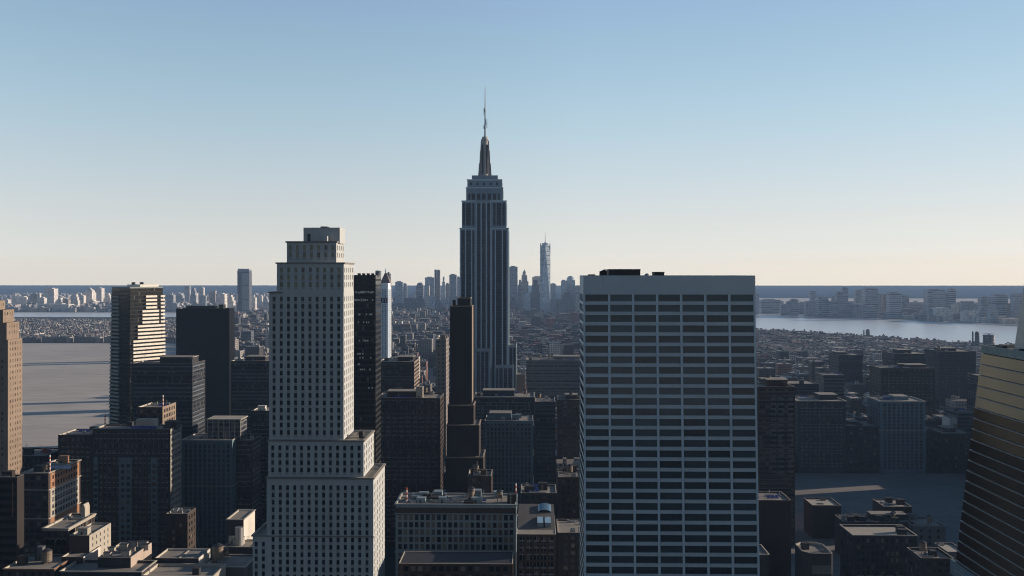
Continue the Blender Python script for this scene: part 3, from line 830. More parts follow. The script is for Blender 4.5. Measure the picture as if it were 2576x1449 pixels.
def balcony_tower():
    # a dark glass block turned to the street grid, its sunny side hung with white balcony bands
    Y = 800.0; fx = X(327, Y); a, b_ = 35.0, 31.0
    t1, t2 = (0.53, 0.85), (-0.85, 0.53)
    n1, n2 = (0.85, -0.53), (-0.53, -0.85)
    P = lambda s, t, o=0.0, o2=0.0: (fx + t1[0] * s + t2[0] * t + n1[0] * o + n2[0] * o2, Y + t1[1] * s + t2[1] * t + n1[1] * o + n2[1] * o2)
    z1 = Z(330, 722, Y)
    root = thing('glass_tower', 'dark glass tower hung with bright white balcony bands that step in towards the top', 'apartment tower', (P(a / 2, b_ / 2)[0], P(a / 2, b_ / 2)[1], 0))
    core = MB(); core.prism([P(0, 0), P(a, 0), P(a, b_), P(0, b_)], 0, z1, GRNG, [P(0, 0), P(a - 2.5, 0), P(a - 2.5, b_ - 6), P(0, b_ - 6)], top=ROOFD); core.build('glass_wall', root)
    fl = 9.5 * Y / FP
    z = z1 - 9.2; k = 0; aa, bb_ = a, b_
    while z > 4:
        a, b_ = aa - 2.5 * z / z1, bb_ - 6 * z / z1
        py_drop = (z1 - z) * FP / Y
        s0 = 14.5 if py_drop < 62 else 11.0 if py_drop < 98 else 6.5 if py_drop < 140 else 2.2
        s1 = 25.5 if py_drop < 62 else 27.5 if py_drop < 98 else 29.5 if py_drop < 136 else 31.0
        c = MB()
        c.prism([P(s0, 0.05, 0), P(s1, 0.05, 0), P(s1, 0.05, 1.7), P(s0, 0.05, 1.7)], z, z + 0.25, WHITEB)
        for q0, q1 in ((0, 1),):
            c.prism([P(s0, 0.05, 1.55), P(s1, 0.05, 1.55), P(s1, 0.05, 1.7), P(s0, 0.05, 1.7)], z + 0.254, z + 1.75, WHITEB)
        c.build('balcony', root)
        c = MB()
        c.prism([P(a - 3.2, 0.05, 0), P(a + 0.9, 0.05, 0), P(a + 0.9, 0.05, 1.5), P(a - 3.2, 0.05, 1.5)], z + 0.1, z + 1.7, WHITEB)
        c.build('balcony', root)
        if py_drop < 400:
            c = MB()
            c.prism([P(0.3, 14.5, 0, 0), P(0.3, b_, 0, 0), P(0.3, b_, 0, 1.2), P(0.3, 14.5, 0, 1.2)], z, z + 1.55, GREENB)
            c.build('balcony', root)
        z -= fl; k += 1
    a, b_ = aa - 2.5, bb_ - 6
    cr = MB()
    cr.prism([P(12, 3), P(a - 2, 3), P(a - 2, b_ - 4), P(12, b_ - 4)], z1 + 0.003, z1 + 1.9, WHITEB); cr.build('roof_slab', root)
    cb_ = MB()
    for s in (-0.03,): 
        cb_.prism([P(-0.1, -0.1), P(a + 0.1, -0.1), P(a + 0.1, b_ + 0.1), P(-0.1, b_ + 0.1)], z1 - 1.2, z1 + 0.002, GREENB)
    cb_.build('parapet', root)
    for s, t in ((9, 8), (20, 12)): ac_unit(root, P(s, t)[0], P(s, t)[1], z1 + 1.9, 1.0, DMETAL)
    NEAR.append((fx - 30, fx + 30, Y, Y + 50, z1))
GRNG = strip('mottled_dark_glass', dark=(0.008, 0.010, 0.010), span=(0.010, 0.012, 0.012), floor=3.2, sh=0.2, bay=1.6, blind=0.03, mull=0.06)
WHITEB = plain('white_balcony', (0.78, 0.72, 0.63), rough=0.6)
GREENB = plain('grey_green_shaded_balcony', (0.21, 0.25, 0.245), rough=0.6)  # balcony bands with their shade painted in; also a plain parapet tone
balcony_tower()

def slab(name, label, L, Rt, top, Y, D, m, sm=None, steps=(), cat='tower', extra=None):
    x0, x1, z1 = X(L, Y), X(Rt, Y), Z(L, top, Y)
    root = thing(name, label, cat, ((x0 + x1) / 2, Y + D / 2, 0))
    wl, rf = MB(), MB(); wl.tier(x0, x1, Y, Y + D, 0, z1, m, par=1.2, roofm=ROOFD, rmb=rf); wl.build('wall', root); rf.build('roof', root)
    NEAR.append((x0, x1, Y, Y + D, z1))
    return root, x0, x1, z1
r_, x0, x1, z1 = slab('black_tower', 'plain black slab tower standing beside the balcony tower', 443, 577, 776, 1040, 18, plain('black_cladding', (0.007, 0.008, 0.010), rough=0.4, spec=0.1, var=0.3, scale=0.15))
b = MB(); b.box(x0 + 10, x1 - 17, 1043, 1055, z1 - 1.2, z1 + 2.6, BLACKP); b.build('bulkhead', r_)
b = MB(); b.box(x1 - 13, x1 - 8, 1044, 1052, z1 - 1.2, z1 + 4.2, BLACKP); b.build('air_conditioner', r_)
r_, x0, x1, z1 = slab('black_tower', 'black slab tower close behind the pale stepped tower, lights glinting in its upper floors', 862, 945, 692, 620, 22, strip('glinting_curtain', dark=(0.006, 0.007, 0.009), span=(0.016, 0.017, 0.016), floor=3.7, sh=0.35, bay=1.5, blind=0.03, mull=0.1))
b = MB()
for i in range(5): b.cyl(x0 + 9 + i * 3, 630, z1 - 1.2, z1 + 1.2, 1.1, BLACKP, n=12)
b.build('cooling_fan', r_)
lw = random.Random(3)
GLINT = plain('painted_glint', (0.55, 0.57, 0.50), rough=0.25, var=0.4, scale=2.0)  # bright glints painted as pale panes
me_ = None
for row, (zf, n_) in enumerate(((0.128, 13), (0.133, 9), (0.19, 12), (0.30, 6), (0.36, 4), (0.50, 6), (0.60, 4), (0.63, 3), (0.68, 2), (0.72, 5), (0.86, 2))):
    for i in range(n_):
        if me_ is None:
            t_ = MB(); t_.box(-0.42, 0.42, -0.04, -0.003, -0.5, 0.5, GLINT); me_ = t_.build('painted_glint_pane', r_); me_ = me_
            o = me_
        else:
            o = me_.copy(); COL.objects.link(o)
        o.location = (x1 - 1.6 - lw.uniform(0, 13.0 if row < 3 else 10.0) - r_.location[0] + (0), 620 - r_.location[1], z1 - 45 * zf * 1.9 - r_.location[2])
me_.data.transform(__import__('mathutils').Matrix.Translation(-Vector((sum(v.co.x for v in me_.data.vertices) / len(me_.data.vertices), 0, sum(v.co.z for v in me_.data.vertices) / len(me_.data.vertices)))))
for v in me_.data.vertices: v.co.y -= -11.0 if False else 0
dy_ = -0.02 - sum(v.co.y for v in me_.data.vertices) / len(me_.data.vertices)
for v in me_.data.vertices: v.co.y += dy_

# white lattice tower with its small red-roofed neighbour
r_ = B('glass_tower', 'slender pale blue tower with a lattice of white mullions, right of the black slab', 'tower', 956, 976, 724, 1500, 32, wall('pale_blue_metal', (0.74, 0.82, 0.90), var=0.08), ('strip', 4.2, 2.7), cl=0, sidem=WHITE, gl=strip('pale_strips', dark=(0.16, 0.22, 0.28), span=(0.58, 0.66, 0.74), floor=3.4, sh=0.35, bay=1.4, blind=0.3))
x0, x1 = X(956, 1500), X(976, 1500); z1 = Z(966, 724, 1500)
b = MB(); b.box(x0 + 0.5, x1 - 0.5, 1503, 1530, z1 - 0.9, z1 + 7, wall('pale_blue_metal', (0, 0, 0))); b.build('crown', r_)
b = MB()
for i in range(3): b.box(x0 + 1 + i * 4.2, x0 + 3.6 + i * 4.2, 1499.9, 1499.996, z1 - 24, z1 - 16, BLACKG)
b.build('loggia', r_)
def pyramid_tower():
    Y = 1620.0; x0, x1 = X(956, Y), X(981, Y); zb, zt = Z(0, 712, Y), Z(0, 679, Y)
    root = thing('stone_tower', 'stone tower with a steep reddish pyramid roof behind the pale lattice tower', 'tower', ((x0 + x1) / 2, Y + 9, 0))
    w = MB(); w.box(x0, x1, Y, Y + 18, 0, zb, facade('stone_facade', (0.32, 0.28, 0.26))); w.build('wall', root)
    cx, cy = (x0 + x1) / 2, Y + 9
    r = MB(); r.prism([(x0, Y), (x1, Y), (x1, Y + 18), (x0, Y + 18)], zb + 0.003, zt - 5, COPPER, [(cx - 1.4, cy - 1.4), (cx + 1.4, cy - 1.4), (cx + 1.4, cy + 1.4), (cx - 1.4, cy + 1.4)]); r.build('roof', root)
    s = MB(); s.cyl(cx, cy, zt - 5, zt - 1, 1.3, SPIRE, 1.0, n=8); s.cyl(cx, cy, zt - 1, zt + 4, 0.9, SPIRE, 0.05, n=8); s.build('lantern', root)
    NEAR.append((x0, x1, Y, Y + 18, zb))
pyramid_tower()
for l_, r_x, t_, y_, lb in ((944, 955, 681, 2300, 'thin blue-grey slab peeking over the black slab, left of the pyramid roof'), (968, 980, 688, 2350, 'blue-grey slab standing right behind the pyramid roof')):
    B('office_tower', lb, 'tower', l_, r_x, t_, y_, 24, GREY, ('ribbon', 7.0, 3.5), cl=1, gl=STRIPB)

# brown slab in front of the spired tower
def brown_slab():
    Y = 700.0
    root = thing('brown_tower', 'dark brown slab with stepped shoulders and a sunlit edge, standing before the spired tower', 'tower', (X(1160, Y), Y + 9, 0))
    wl, rf, cn = MB(), root, MB()
    m = DKBRN
    for l, r, y0, d, pb, pt in ((1124, 1217, -9, 30, None, 1139), (1125, 1206, -6, 26, 1139, 1061), (1127, 1192, -3, 22, 1061, 1014), (1132, 1186.5, 0, 17, 1014, 768), (1150, 1183, 2, 12, 768, 748)):
        x0, x1, z0, z1 = X(l, Y), X(r, Y), (Z(0, pb, Y) if pb else 0), Z(0, pt, Y)
        H = z1 - z0
        wl.tier(x0, x1, Y + y0, Y + y0 + d, z0, z1, m, par=0.7, roofm=ROOF, rmb=rf)
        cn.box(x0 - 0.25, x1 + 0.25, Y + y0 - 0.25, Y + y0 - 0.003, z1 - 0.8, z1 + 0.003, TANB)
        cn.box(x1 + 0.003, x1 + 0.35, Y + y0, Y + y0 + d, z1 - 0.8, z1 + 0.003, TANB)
    z = Z(0, 768, Y) - 14
    for k in range(4): 
        cn.box(X(1132, Y) - 0.1, X(1186.5, Y) + 0.3, Y - 0.2, Y - 0.003, z - 0.6, z, DKBRN); z -= 16
    wl.build('wall', root); cn.build('cornice', root)
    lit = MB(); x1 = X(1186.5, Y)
    lit.box(x1 + 0.003, x1 + 0.25, Y + 1, Y + 16, Z(0, 1014, Y) + 2, Z(0, 768, Y) - 1, TANB); lit.build('sunlit_side', root)  # tan sheet paints the sun on the slab's right face
    b = MB(); b.cyl(X(1140, Y), Y + 8, Z(0, 768, Y) - 0.7, Z(0, 768, Y) + 4, 1.2, BLACKP, n=12); b.build('vent_pipe', root)
    NEAR.append((X(1124, Y), X(1217, Y), Y - 9, Y + 21, 120))
brown_slab()

# ---- second line on the left
B('apartment_block', 'dark gridded block in front of the balcony tower, hiding its lower right side', 'apartment block', 332, 484, 914, 760, 30, DGREY, ('ribbon', 4.0, 2.4), cl=5, gl=STRIPB, sidestyle=('ribbon', 4.0, 2.4))
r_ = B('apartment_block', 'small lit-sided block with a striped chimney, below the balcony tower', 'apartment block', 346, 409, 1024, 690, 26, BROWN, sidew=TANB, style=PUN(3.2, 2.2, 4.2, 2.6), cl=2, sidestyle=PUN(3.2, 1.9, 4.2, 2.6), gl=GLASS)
stack(r_, X(405, 690), 694, Z(0, 1024, 690) - 0.9, 9.5); panels(r_, X(415, 690) - 9, 700, Z(0, 1024, 690) - 0.9, 3)
r_ = B('apartment_block', 'wide dark apartment block with pale grey window piers and sunlit right end', 'apartment block', 233, 429, 1079, 640, 20, DGREY, sidew=wall('sunlit_end_wall', (0.36, 0.33, 0.28)), style=('punch', 3.0, 2.1, 4.1, 2.7), cl=6, most=100, par=1.0, cornice=[(3.6, 0.7, 0.4), (18, 0.6, 0.35)], gl=GRIDG)  # sunlight on the right end put into a paler wall colour
xx0, zt_ = X(233, 640), Z(0, 1079, 640)
for i, (l, r) in enumerate(((300, 332), (380, 396), (236, 246))):
    b = MB(); a0, a1 = X(l, 640), X(r, 640)
    n_ = 2 if i == 0 else 1
    o_ = []
    b.face((a0, 639.6, 14), (1, 0), (0, -1), a1 - a0, zt_ - 19 - 14, spread(a1 - a0, (a1 - a0) / (n_ * 1.0 + 0.25), 2.4, 0.3), [(z_, z_ + 2.3) for z_ in [2 + 4.1 * k for k in range(15)] if z_ + 2.6 < zt_ - 33], 0.25, BGREY, o_)
    b.quad((a1, 639.6, 14), (a1, 640, 14), (a1, 640, zt_ - 19), (a1, 639.6, zt_ - 19), BGREY); b.quad((a0, 639.6, zt_ - 19), (a1, 639.6, zt_ - 19), (a1, 640, zt_ - 19), (a0, 640, zt_ - 19), BGREY)
    b.build('pale_pier', r_); windows(r_, o_, GLASS, None, 'window')
stack(r_, X(256, 640), 645, zt_ - 1, 11); bulkhead(r_, X(352, 640), 652, zt_ - 1, 13, 6, 6, BEIGE); panels(r_, X(318, 640), 646, zt_ - 1, 7); bulkhead(r_, X(421, 640), 650, zt_ - 1, 8, 8, 5, DGREY)
B('apartment_block', 'low dark wing joined to the left of the wide pier-fronted block', 'apartment block', 146, 232.5, 1094, 645, 26, DGREY, PUN(3.4, 2.4, 4.1, 2.6), cl=4, most=60, gl=GRIDG)
r_ = B('apartment_block', 'dark flat block with a blue-grey top storey at the left edge behind the orange-sided building', 'apartment block', -60, 113, 1146, 640, 30, DGREY, PUN(3.6, 2.5, 4.1, 2.6), cl=7, most=60, gl=GRIDG, cornice=[(0, 1.2, 0.3), (6.4, 0.7, 0.3)])
b = MB(); b.bar((X(82, 640), 652, Z(0, 1146, 640) + 2), (X(96, 640), 655, Z(0, 1146, 640) - 0.5), 0.9, RED); b.build('roof_crane', r_)
def orange_block():
    Y = 560.0
    r = B('apartment_block', 'apartment block with a sunlit orange brick and pale windowed right side', 'apartment block', 56, 122, 1189, Y, 40, BROWN, PUN(3.6, 2.6, 3.9, 2.4), cl=3, par=1.0, most=100, cornice=[(0.0, 0.5, 0.5), (10, 0.5, 0.4), (27, 0.6, 0.4)], sidem=BEIGE)  # brown wall carries the front's shade in its colour
    x1, z1 = X(122, Y), Z(0, 1189, Y)
    b = MB(); b.box(x1 - 0.35, x1 + 0.004, Y - 0.12, Y - 0.003, 3, z1, DGREY); b.build('downpipe', r)
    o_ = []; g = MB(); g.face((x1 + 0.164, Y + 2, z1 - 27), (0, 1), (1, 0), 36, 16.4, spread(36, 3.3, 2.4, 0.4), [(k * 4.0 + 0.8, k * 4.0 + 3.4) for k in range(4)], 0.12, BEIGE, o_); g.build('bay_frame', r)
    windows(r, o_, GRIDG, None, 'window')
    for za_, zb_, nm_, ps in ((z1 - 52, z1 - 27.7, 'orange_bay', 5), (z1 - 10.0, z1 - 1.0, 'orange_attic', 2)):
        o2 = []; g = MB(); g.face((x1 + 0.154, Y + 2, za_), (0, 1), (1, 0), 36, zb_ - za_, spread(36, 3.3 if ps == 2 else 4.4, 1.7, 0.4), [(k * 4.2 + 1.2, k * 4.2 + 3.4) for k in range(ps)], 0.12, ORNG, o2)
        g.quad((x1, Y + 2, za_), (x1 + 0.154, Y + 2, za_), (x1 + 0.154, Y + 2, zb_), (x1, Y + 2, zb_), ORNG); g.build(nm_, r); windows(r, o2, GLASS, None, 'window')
    stack(r, X(119, Y), Y + 3, z1 - 1, 11); bulkhead(r, X(150, Y) - 14, Y + 33, z1 - 1, 5, 4, 4.5, ORNG); panels(r, X(95, Y), Y + 14, z1 - 1, 5, m=plain('white_blue_sheet', (0.45, 0.50, 0.62), rough=0.3))
    bulkhead(r, X(88, Y), Y + 6, z1 - 1, 6, 4, 4, DGREY)
orange_block()
r_ = B('office_block', 'near-black block filling the bottom left corner with one painted orange-lit streak', 'office block', -70, 43, 1200, 500, 7, DKBRN, ('ribbon', 4.2, 2.0), cl=2, gl=BLACKG, sidestyle=('plain',))
b = MB(); b.box(X(31, 500), X(33, 500), 499.9, 499.997, Z(0, 1300, 500), Z(0, 1212, 500), ORNG); b.build('lit_streak', r_)  # sunlit streak painted as a thin orange strip
# ---- bottom left roofs, shade painted into the dark fronts
r_ = B('brick_building', 'brown building with round-arched upper windows and a long sunlit cornice', 'brick building', 109, 171, 1328, 520, 32, BROWN, PUN(3.4, 1.8, 4.6, 2.8), cl=1, par=1.0, cornice=[(0, 0.9, 0.7), (1.2, 0.5, 0.35)], sidem=BEIGE, most=60)
Ya, za = 520, Z(0, 1328, 520)
xa = X(109, Ya)
for i in range(4):
    b = MB(); cx_ = xa + 2.2 + i * 3.05
    b.prism([(cx_ - 1.0, Ya - 0.06), (cx_ + 1.0, Ya - 0.06), (cx_ + 1.0, Ya - 0.004), (cx_ - 1.0, Ya - 0.004)], za - 9.2, za - 6.6, BLACKG)
    n_ = 9; pts = [(cx_ + math.cos(math.pi * j / n_) * 1.0, za - 6.6 + math.sin(math.pi * j / n_) * 1.0) for j in range(n_ + 1)]
    b.poly([(p, Ya - 0.06, z_) for p, z_ in reversed(pts)], BLACKG)
    for j in range(n_):
        (p0, q0), (p1, q1) = pts[j], pts[j + 1]
        o0 = (cx_ + (p0 - cx_) * 1.3, za - 6.6 + (q0 - za + 6.6) * 1.3); o1 = (cx_ + (p1 - cx_) * 1.3, za - 6.6 + (q1 - za + 6.6) * 1.3)
        b.quad((p0, Ya - 0.12, q0), (p1, Ya - 0.12, q1), (o1[0], Ya - 0.12, o1[1]), (o0[0], Ya - 0.12, o0[1]), BEIGE)
    b.build('arched_window', r_)
b = MB(); b.box(X(150, 520), X(160, 520), 545, 551, za - 1, za + 5, BEIGE); b.prism([(X(150, 520), 545), (X(160, 520), 545), (X(160, 520), 551), (X(150, 520), 551)], za + 5.003, za + 7, BEIGE, [(X(153, 520), 545), (X(157, 520), 545), (X(157, 520), 551), (X(153, 520), 551)]); b.build('bulkhead', r_)
B('rendered_building', 'dark-fronted building whose plain white side wall shows small scattered windows', 'building', 173, 225, 1347, 505, 26, BEIGE, ('plain',), frontm=BROWN, sidestyle=PUN(4.6, 1.0, 3.4, 1.8), cl=3, par=0.8)
B('rendered_building', 'small flat roof with a white side, in front of the roof full of air conditioners', 'building', 154, 210, 1401, 495, 20, WHITEW, ('plain',), frontm=BROWN, cl=0, par=0.8, z0=0)
r_ = B('rendered_building', 'flat roof crowded with box-shaped air conditioners above a pinkish side wall', 'building', 246, 329, 1402, 488, 27, wall('pink_render', (0.45, 0.36, 0.30)), ('plain',), frontm=DGREY, cl=0, par=0.9)
zr = Z(0, 1402, 488) - 0.9
for px, dy, s in ((262, 4, 1.1), (275, 18, 1.3), (290, 21, 1.4), (303, 15, 1.0), (305, 6, 1.3), (318, 21, 1.5), (290, 11, 0.9), (330, 18, 1.3), (252, 14, 1.0)): 
    b = MB(); x_0, y_0 = X(px, 488), 488 + dy; b.box(x_0 - 1.6 * s, x_0 + 1.6 * s, y_0 - 1.2, y_0 + 1.2, zr, zr + 2.4 * s, BEIGE); b.box(x_0 - 1.7 * s, x_0 + 1.7 * s, y_0 - 1.3, y_0 + 1.3, zr + 2.4 * s + 0.003, zr + 2.4 * s + 0.25, DMETAL); b.build('air_conditioner', r_)
B('flat_roofed_building', 'wide plain flat roof with a pale parapet along the bottom edge, leftmost of two', 'building', 150, 356, 1437, 478, 19, DGREY, ('plain',), cl=0, par=1.3, cornice=[(0, 0.5, 0.3)], sidem=BEIGE)
r_ = B('flat_roofed_building', 'wide flat roof along the bottom edge with one box vent, right of the plain one', 'building', 357.5, 536, 1448, 478, 20, BEIGE, ('plain',), frontm=BROWN, cl=0, par=1.4, cornice=[(0, 0.5, 0.3)])
bulkhead(r_, X(484, 478), 484, Z(0, 1448, 478) - 1.4, 3.4, 3, 4.0, DGREY)
r_ = B('flat_roofed_building', 'pair of pale flat roofs split by a low wall, beside a wooden water tank', 'building', 389, 500, 1404, 500, 18, WHITEW, ('plain',), frontm=DGREY, cl=0, par=1.0)
zr = Z(0, 1404, 500); b = MB(); b.box(X(446, 500) - 0.4, X(446, 500) + 0.4, 500.5, 517.5, zr - 1, zr - 0.01, BEIGE); b.build('dividing_wall', r_)
r_ = B('flat_roofed_building', 'flat roof with a scaffolded right side and a tall wooden water tank at its corner', 'building', 515, 617, 1425, 500, 22, GREY, ('plain',), cl=2, par=0.9, cornice=[(0, 0.4, 0.3)], sidem=BEIGE)
water_tank(r_, X(529, 500), 512, Z(0, 1425, 500) - 0.9, 2.9, 8.0, 1.2)
sc = MB(); xs_ = X(617, 500)
for k in range(6):
    for j in range(5): sc.bar((xs_ + 1.0, 502 + j * 4, 0), (xs_ + 1.0, 502 + j * 4, zr - 4), 0.07, DMETAL) if k == 0 else None
    sc.box(xs_ + 0.1, xs_ + 1.3, 501, 521, zr - 9 - k * 3, zr - 8.85 - k * 3, WOOD)
sc.build('scaffold', r_)
r_ = B('rendered_building', 'tall narrow white-sided building with a pale flat roof, at the foot of the stepped tower', 'building', 570, 613, 1306, 540, 22, WHITEW, ('plain',), frontm=DGREY, cl=0, par=0.7, cornice=[(0, 0.4, 0.4)], sidem=BEIGE)
b = MB(); b.cyl(X(607, 540), 536, 0, Z(0, 1318, 540), 2.3, METAL, n=16); b.build('flue', r_)
B('flat_roofed_building', 'low flat roof behind the water tank, touching the stepped tower', 'building', 560, 636, 1376, 530, 16, BEIGE, ('plain',), frontm=DGREY, cl=4, par=0.6)
r_ = B('brick_building', 'brick building with a broad wooden water tank on its roof in the bottom left corner', 'brick building', 9, 136, 1430, 480, 24, BROWN, PUN(4, 1.8, 4, 2.2), cl=2, par=0.8, cornice=[(0, 0.5, 0.4)], sidem=ORNG)
water_tank(r_, X(88, 480), 492, Z(0, 1430, 480) - 0.8, 2.5, 5.6, 1.0); bulkhead(r_, X(60, 480), 497, Z(0, 1430, 480) - 0.8, 3, 3, 7, GREY)
# ---- between
r_ = B('apartment_block', 'blue-grey block with tall ribbed piers and a small glazed penthouse on its roof', 'apartment block', 458, 584, 1106, 680, 26, BGREY, ('strip', 3.4, 1.9), cl=3, gl=STRIPB, par=0.8, cornice=[(0, 0.6, 0.4), (33, 0.5, 0.3)], sidem=BEIGE)
zr = Z(0, 1106, 680) - 0.8
b = MB(); xa, xb = X(510, 680), X(594, 680); b.box(xa, xb, 690, 706, zr, zr + 14, GRIDG, top=ROOF); p_ = b.build('penthouse', r_)
b = MB(); b.box(xa - 0.6, xb + 0.6, 689.4, 706.6, zr + 14.003, zr + 14.7, BEIGE); b.build('penthouse_roof', p_)
b = MB()
for i in range(7): c_ = xa + (xb - xa) * i / 6; b.box(c_ - 0.25, c_ + 0.25, 689.5, 689.99, zr, zr + 14, BEIGE)
b.build('penthouse_post', p_)
B('apartment_block', 'narrow dark block squeezed between the ribbed blue-grey block and the stepped tower', 'apartment block', 585.5, 634, 1108, 690, 24, BROWN, ('ribbon', 3.9, 2.2), cl=4, gl=GRIDG)
r_ = B('apartment_block', 'very dark block hidden half behind the stepped tower, a white box on its roof', 'apartment block', 632, 690, 1033, 760, 26, DGREY, PUN(3.4, 2.6, 3.8, 2.6), cl=0, most=60, gl=GRIDG)
bulkhead(r_, X(654, 760), 766, Z(0, 1033, 760) - 0.9, 6, 4, 4.5, WHITEW)
B('apartment_block', 'plain dark block between the black slab and the stepped tower', 'apartment block', 581, 690, 908, 900, 40, DGREY, ('ribbon', 4.2, 2.6), cl=6, gl=STRIPB)
B('brick_building', 'little brown house with a lit right edge below the ribbed blue-grey block', 'building', 418, 472, 1292, 560, 14, DKBRN, sidew=BROWN, style=PUN(4, 2, 4, 2.2), cl=3)
# ---- centre
B('apartment_block', 'dark block with white roof boxes just right of the stepped tower', 'apartment block', 880, 943, 974, 760, 26, BROWN, ('ribbon', 4.0, 2.2), cl=4, gl=GRIDG)
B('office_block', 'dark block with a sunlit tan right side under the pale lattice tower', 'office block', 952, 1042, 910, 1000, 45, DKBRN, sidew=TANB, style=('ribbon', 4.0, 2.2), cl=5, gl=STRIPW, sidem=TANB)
B('office_block', 'narrow tan block with a sunlit right edge, left of the brown slab', 'office block', 1096, 1122, 853, 950, 32, wall('grey_tan_stone', (0.24, 0.21, 0.19)), PUN(4.4, 1.5, 4.2, 2.0), cl=2, most=60)
r_ = B('apartment_block', 'large dark brown apartment block with pale window columns, behind the low wide grey block', 'apartment block', 947, 1107, 1001, 715, 30, BROWN, ('punch', 5.0, 3.9, 3.7, 2.5), cl=6, most=100, gl=GRIDG, cornice=[(0, 0.7, 0.3), (16, 0.5, 0.3), (40, 0.5, 0.3)])
bulkhead(r_, X(1052, 715), 725, Z(0, 1001, 715) - 0.9, 5, 5, 9, BEIGE); panels(r_, X(985, 715), 720, Z(0, 1001, 715) - 0.9, 6)
B('office_block', 'glassy block with a pale roof edge at the foot of the spired tower', 'office block', 1192, 1344, 998, 900, 34, DGREY, ('strip', 4.0, 3.0), cl=8, gl=GRIDG, cornice=[(0, 0.7, 0.5)], sidem=BEIGE)
b = MB()
B('apartment_block', 'blue-grey block of close vertical ribs below the spired tower', 'apartment block', 1219, 1341, 1058, 760, 30, BGREY, ('strip', 3.0, 1.7), cl=7, gl=STRIPB, cornice=[(4, 0.6, 0.4), (28, 0.5, 0.3), (50, 0.5, 0.3)])
B('apartment_block', 'slim dark block with horizontal glazing left of the broad grid-front tower', 'apartment block', 1346, 1397, 1010, 800, 30, DGREY, ('ribbon', 4.0, 2.7), cl=5, gl=STRIPE)
B('apartment_block', 'dim brown block seen past the left side of the broad grid-front tower', 'apartment block', 1403, 1475, 1005, 900, 30, BROWN, ('punch', 4.2, 2.6, 4.0, 2.0), cl=5, most=60)
B('office_block', 'small brown building beside the foot of the spired tower', 'office block', 1299, 1321, 942, 1150, 30, TANB, ('plain',), cl=1)
B('office_block', 'long dull grey building far behind, its roofline level right of the spired tower', 'office block', 1324, 1480, 906, 1280, 50, GREY, ('ribbon', 5.0, 2.6), cl=8, gl=STRIPB)
r_ = B('hotel', 'low wide grey block with two striped chimneys and blue panels on its crowded roof', 'hotel', 995, 1298, 1268, 520, 26, wall('pale_blue_stone', (0.22, 0.28, 0.32)), ('punch', 3.05, 2.0, 4.0, 2.9), cl=20, par=1.0, most=100, cornice=[(0.0, 0.6, 0.6), (5.0, 0.6, 0.45), (26, 0.7, 0.5)], gl=glass('hotel_glass', share=0.5), seed=4)
zr = Z(0, 1268, 520) - 1
b = MB(); b.box(X(995, 520), X(1298, 520), 519.7, 519.997, zr - 3.6, zr + 0.2, BROWN); 
b.build('attic_band', r_)
stack(r_, X(1021, 520), 523, zr, 10.5); bulkhead(r_, X(1068, 520), 534, zr, 4.5, 4, 4.5, DGREY); panels(r_, X(1128, 520), 530, zr, 8); bulkhead(r_, X(1092, 520), 533, zr, 9, 5, 3.2, DGREY); bulkhead(r_, X(1178, 520), 524, zr, 5, 4, 3.0, DGREY); bulkhead(r_, X(1287, 520), 528, zr, 5, 5, 6, BLACKP); stack(r_, X(1296, 520), 541, zr, 9)
r_ = B('office_block', 'dark sloping-roofed block with a bright blue skylight, right of the low wide grey block', 'office block', 1300, 1399, 1344, 470, 42, BROWN, ('punch', 3.6, 2.5, 4.2, 3.2), cl=0, most=100, gl=GRIDG, par=0.2)
x0, x1, zr = X(1300, 470), X(1399, 470), Z(0, 1344, 470)
b = MB(); b.poly([(x0 + 0.3, 470.5, zr + 0.05), (x1 - 0.3, 470.5, zr + 0.05), (x1 - 0.3, 511.5, zr + 6.5), (x0 + 0.3, 511.5, zr + 6.5)], ROOFD); b.poly([(x0 + 0.3, 511.5, zr), (x0 + 0.3, 511.5, zr + 6.5), (x1 - 0.3, 511.5, zr + 6.5), (x1 - 0.3, 511.5, zr)], ROOFD)
b.poly([(x1 - 0.3, 470.5, zr), (x1 - 0.3, 511.5, zr), (x1 - 0.3, 511.5, zr + 6.5)], ROOFD); b.poly([(x0 + 0.3, 511.5, zr), (x0 + 0.3, 470.5, zr), (x0 + 0.3, 511.5, zr + 6.5)], ROOFD)
b.build('sloping_roof', r_)
SKYL = plain('skylight_glass', (0.10, 0.16, 0.22), rough=0.05, spec=1.0, var=0.05)
for i, (dx, w) in enumerate(((10.2, 3.0), (14.0, 3.0))):
    b = MB(); f_ = lambda y: zr + 0.05 + (y - 470.5) / 41 * 6.45
    b.prism([(x0 + dx, 482), (x0 + dx + w, 482), (x0 + dx + w, 494), (x0 + dx, 494)], f_(482) - 0.3, f_(494) + 0.4, SKYL); b.build('skylight', r_)
b = MB()
for k in range(8):
    a0, a1 = math.pi * k / 8, math.pi * (k + 1) / 8
    b.quad((x0 + 14 - 3.6 * math.cos(a0), 500, f_(500) + 1.5 * math.sin(a0)), (x0 + 14 - 3.6 * math.cos(a1), 500, f_(500) + 1.5 * math.sin(a1)), (x0 + 14 - 3.6 * math.cos(a1), 509, f_(509) + 1.5 * math.sin(a1)), (x0 + 14 - 3.6 * math.cos(a0), 509, f_(509) + 1.5 * math.sin(a0)), SKYL)
b.build('vaulted_skylight', r_)
r_ = B('flat_roofed_building', 'long black flat roof at the bottom edge, in front of the low wide grey block', 'building', 1003, 1290, 1418, 455, 20, BROWN, ('punch', 3.4, 2.2, 4.0, 2.4), cl=0, roofm=plain('black_membrane', (0.035, 0.037, 0.045), rough=0.7), par=0.3)
B('office_block', 'dim block with a pale ledge, hidden low beside the broad grid-front tower', 'office block', 1403, 1480, 1340, 540, 30, DGREY, ('punch', 4.2, 2.4, 4.2, 2.4), cl=3, most=60)
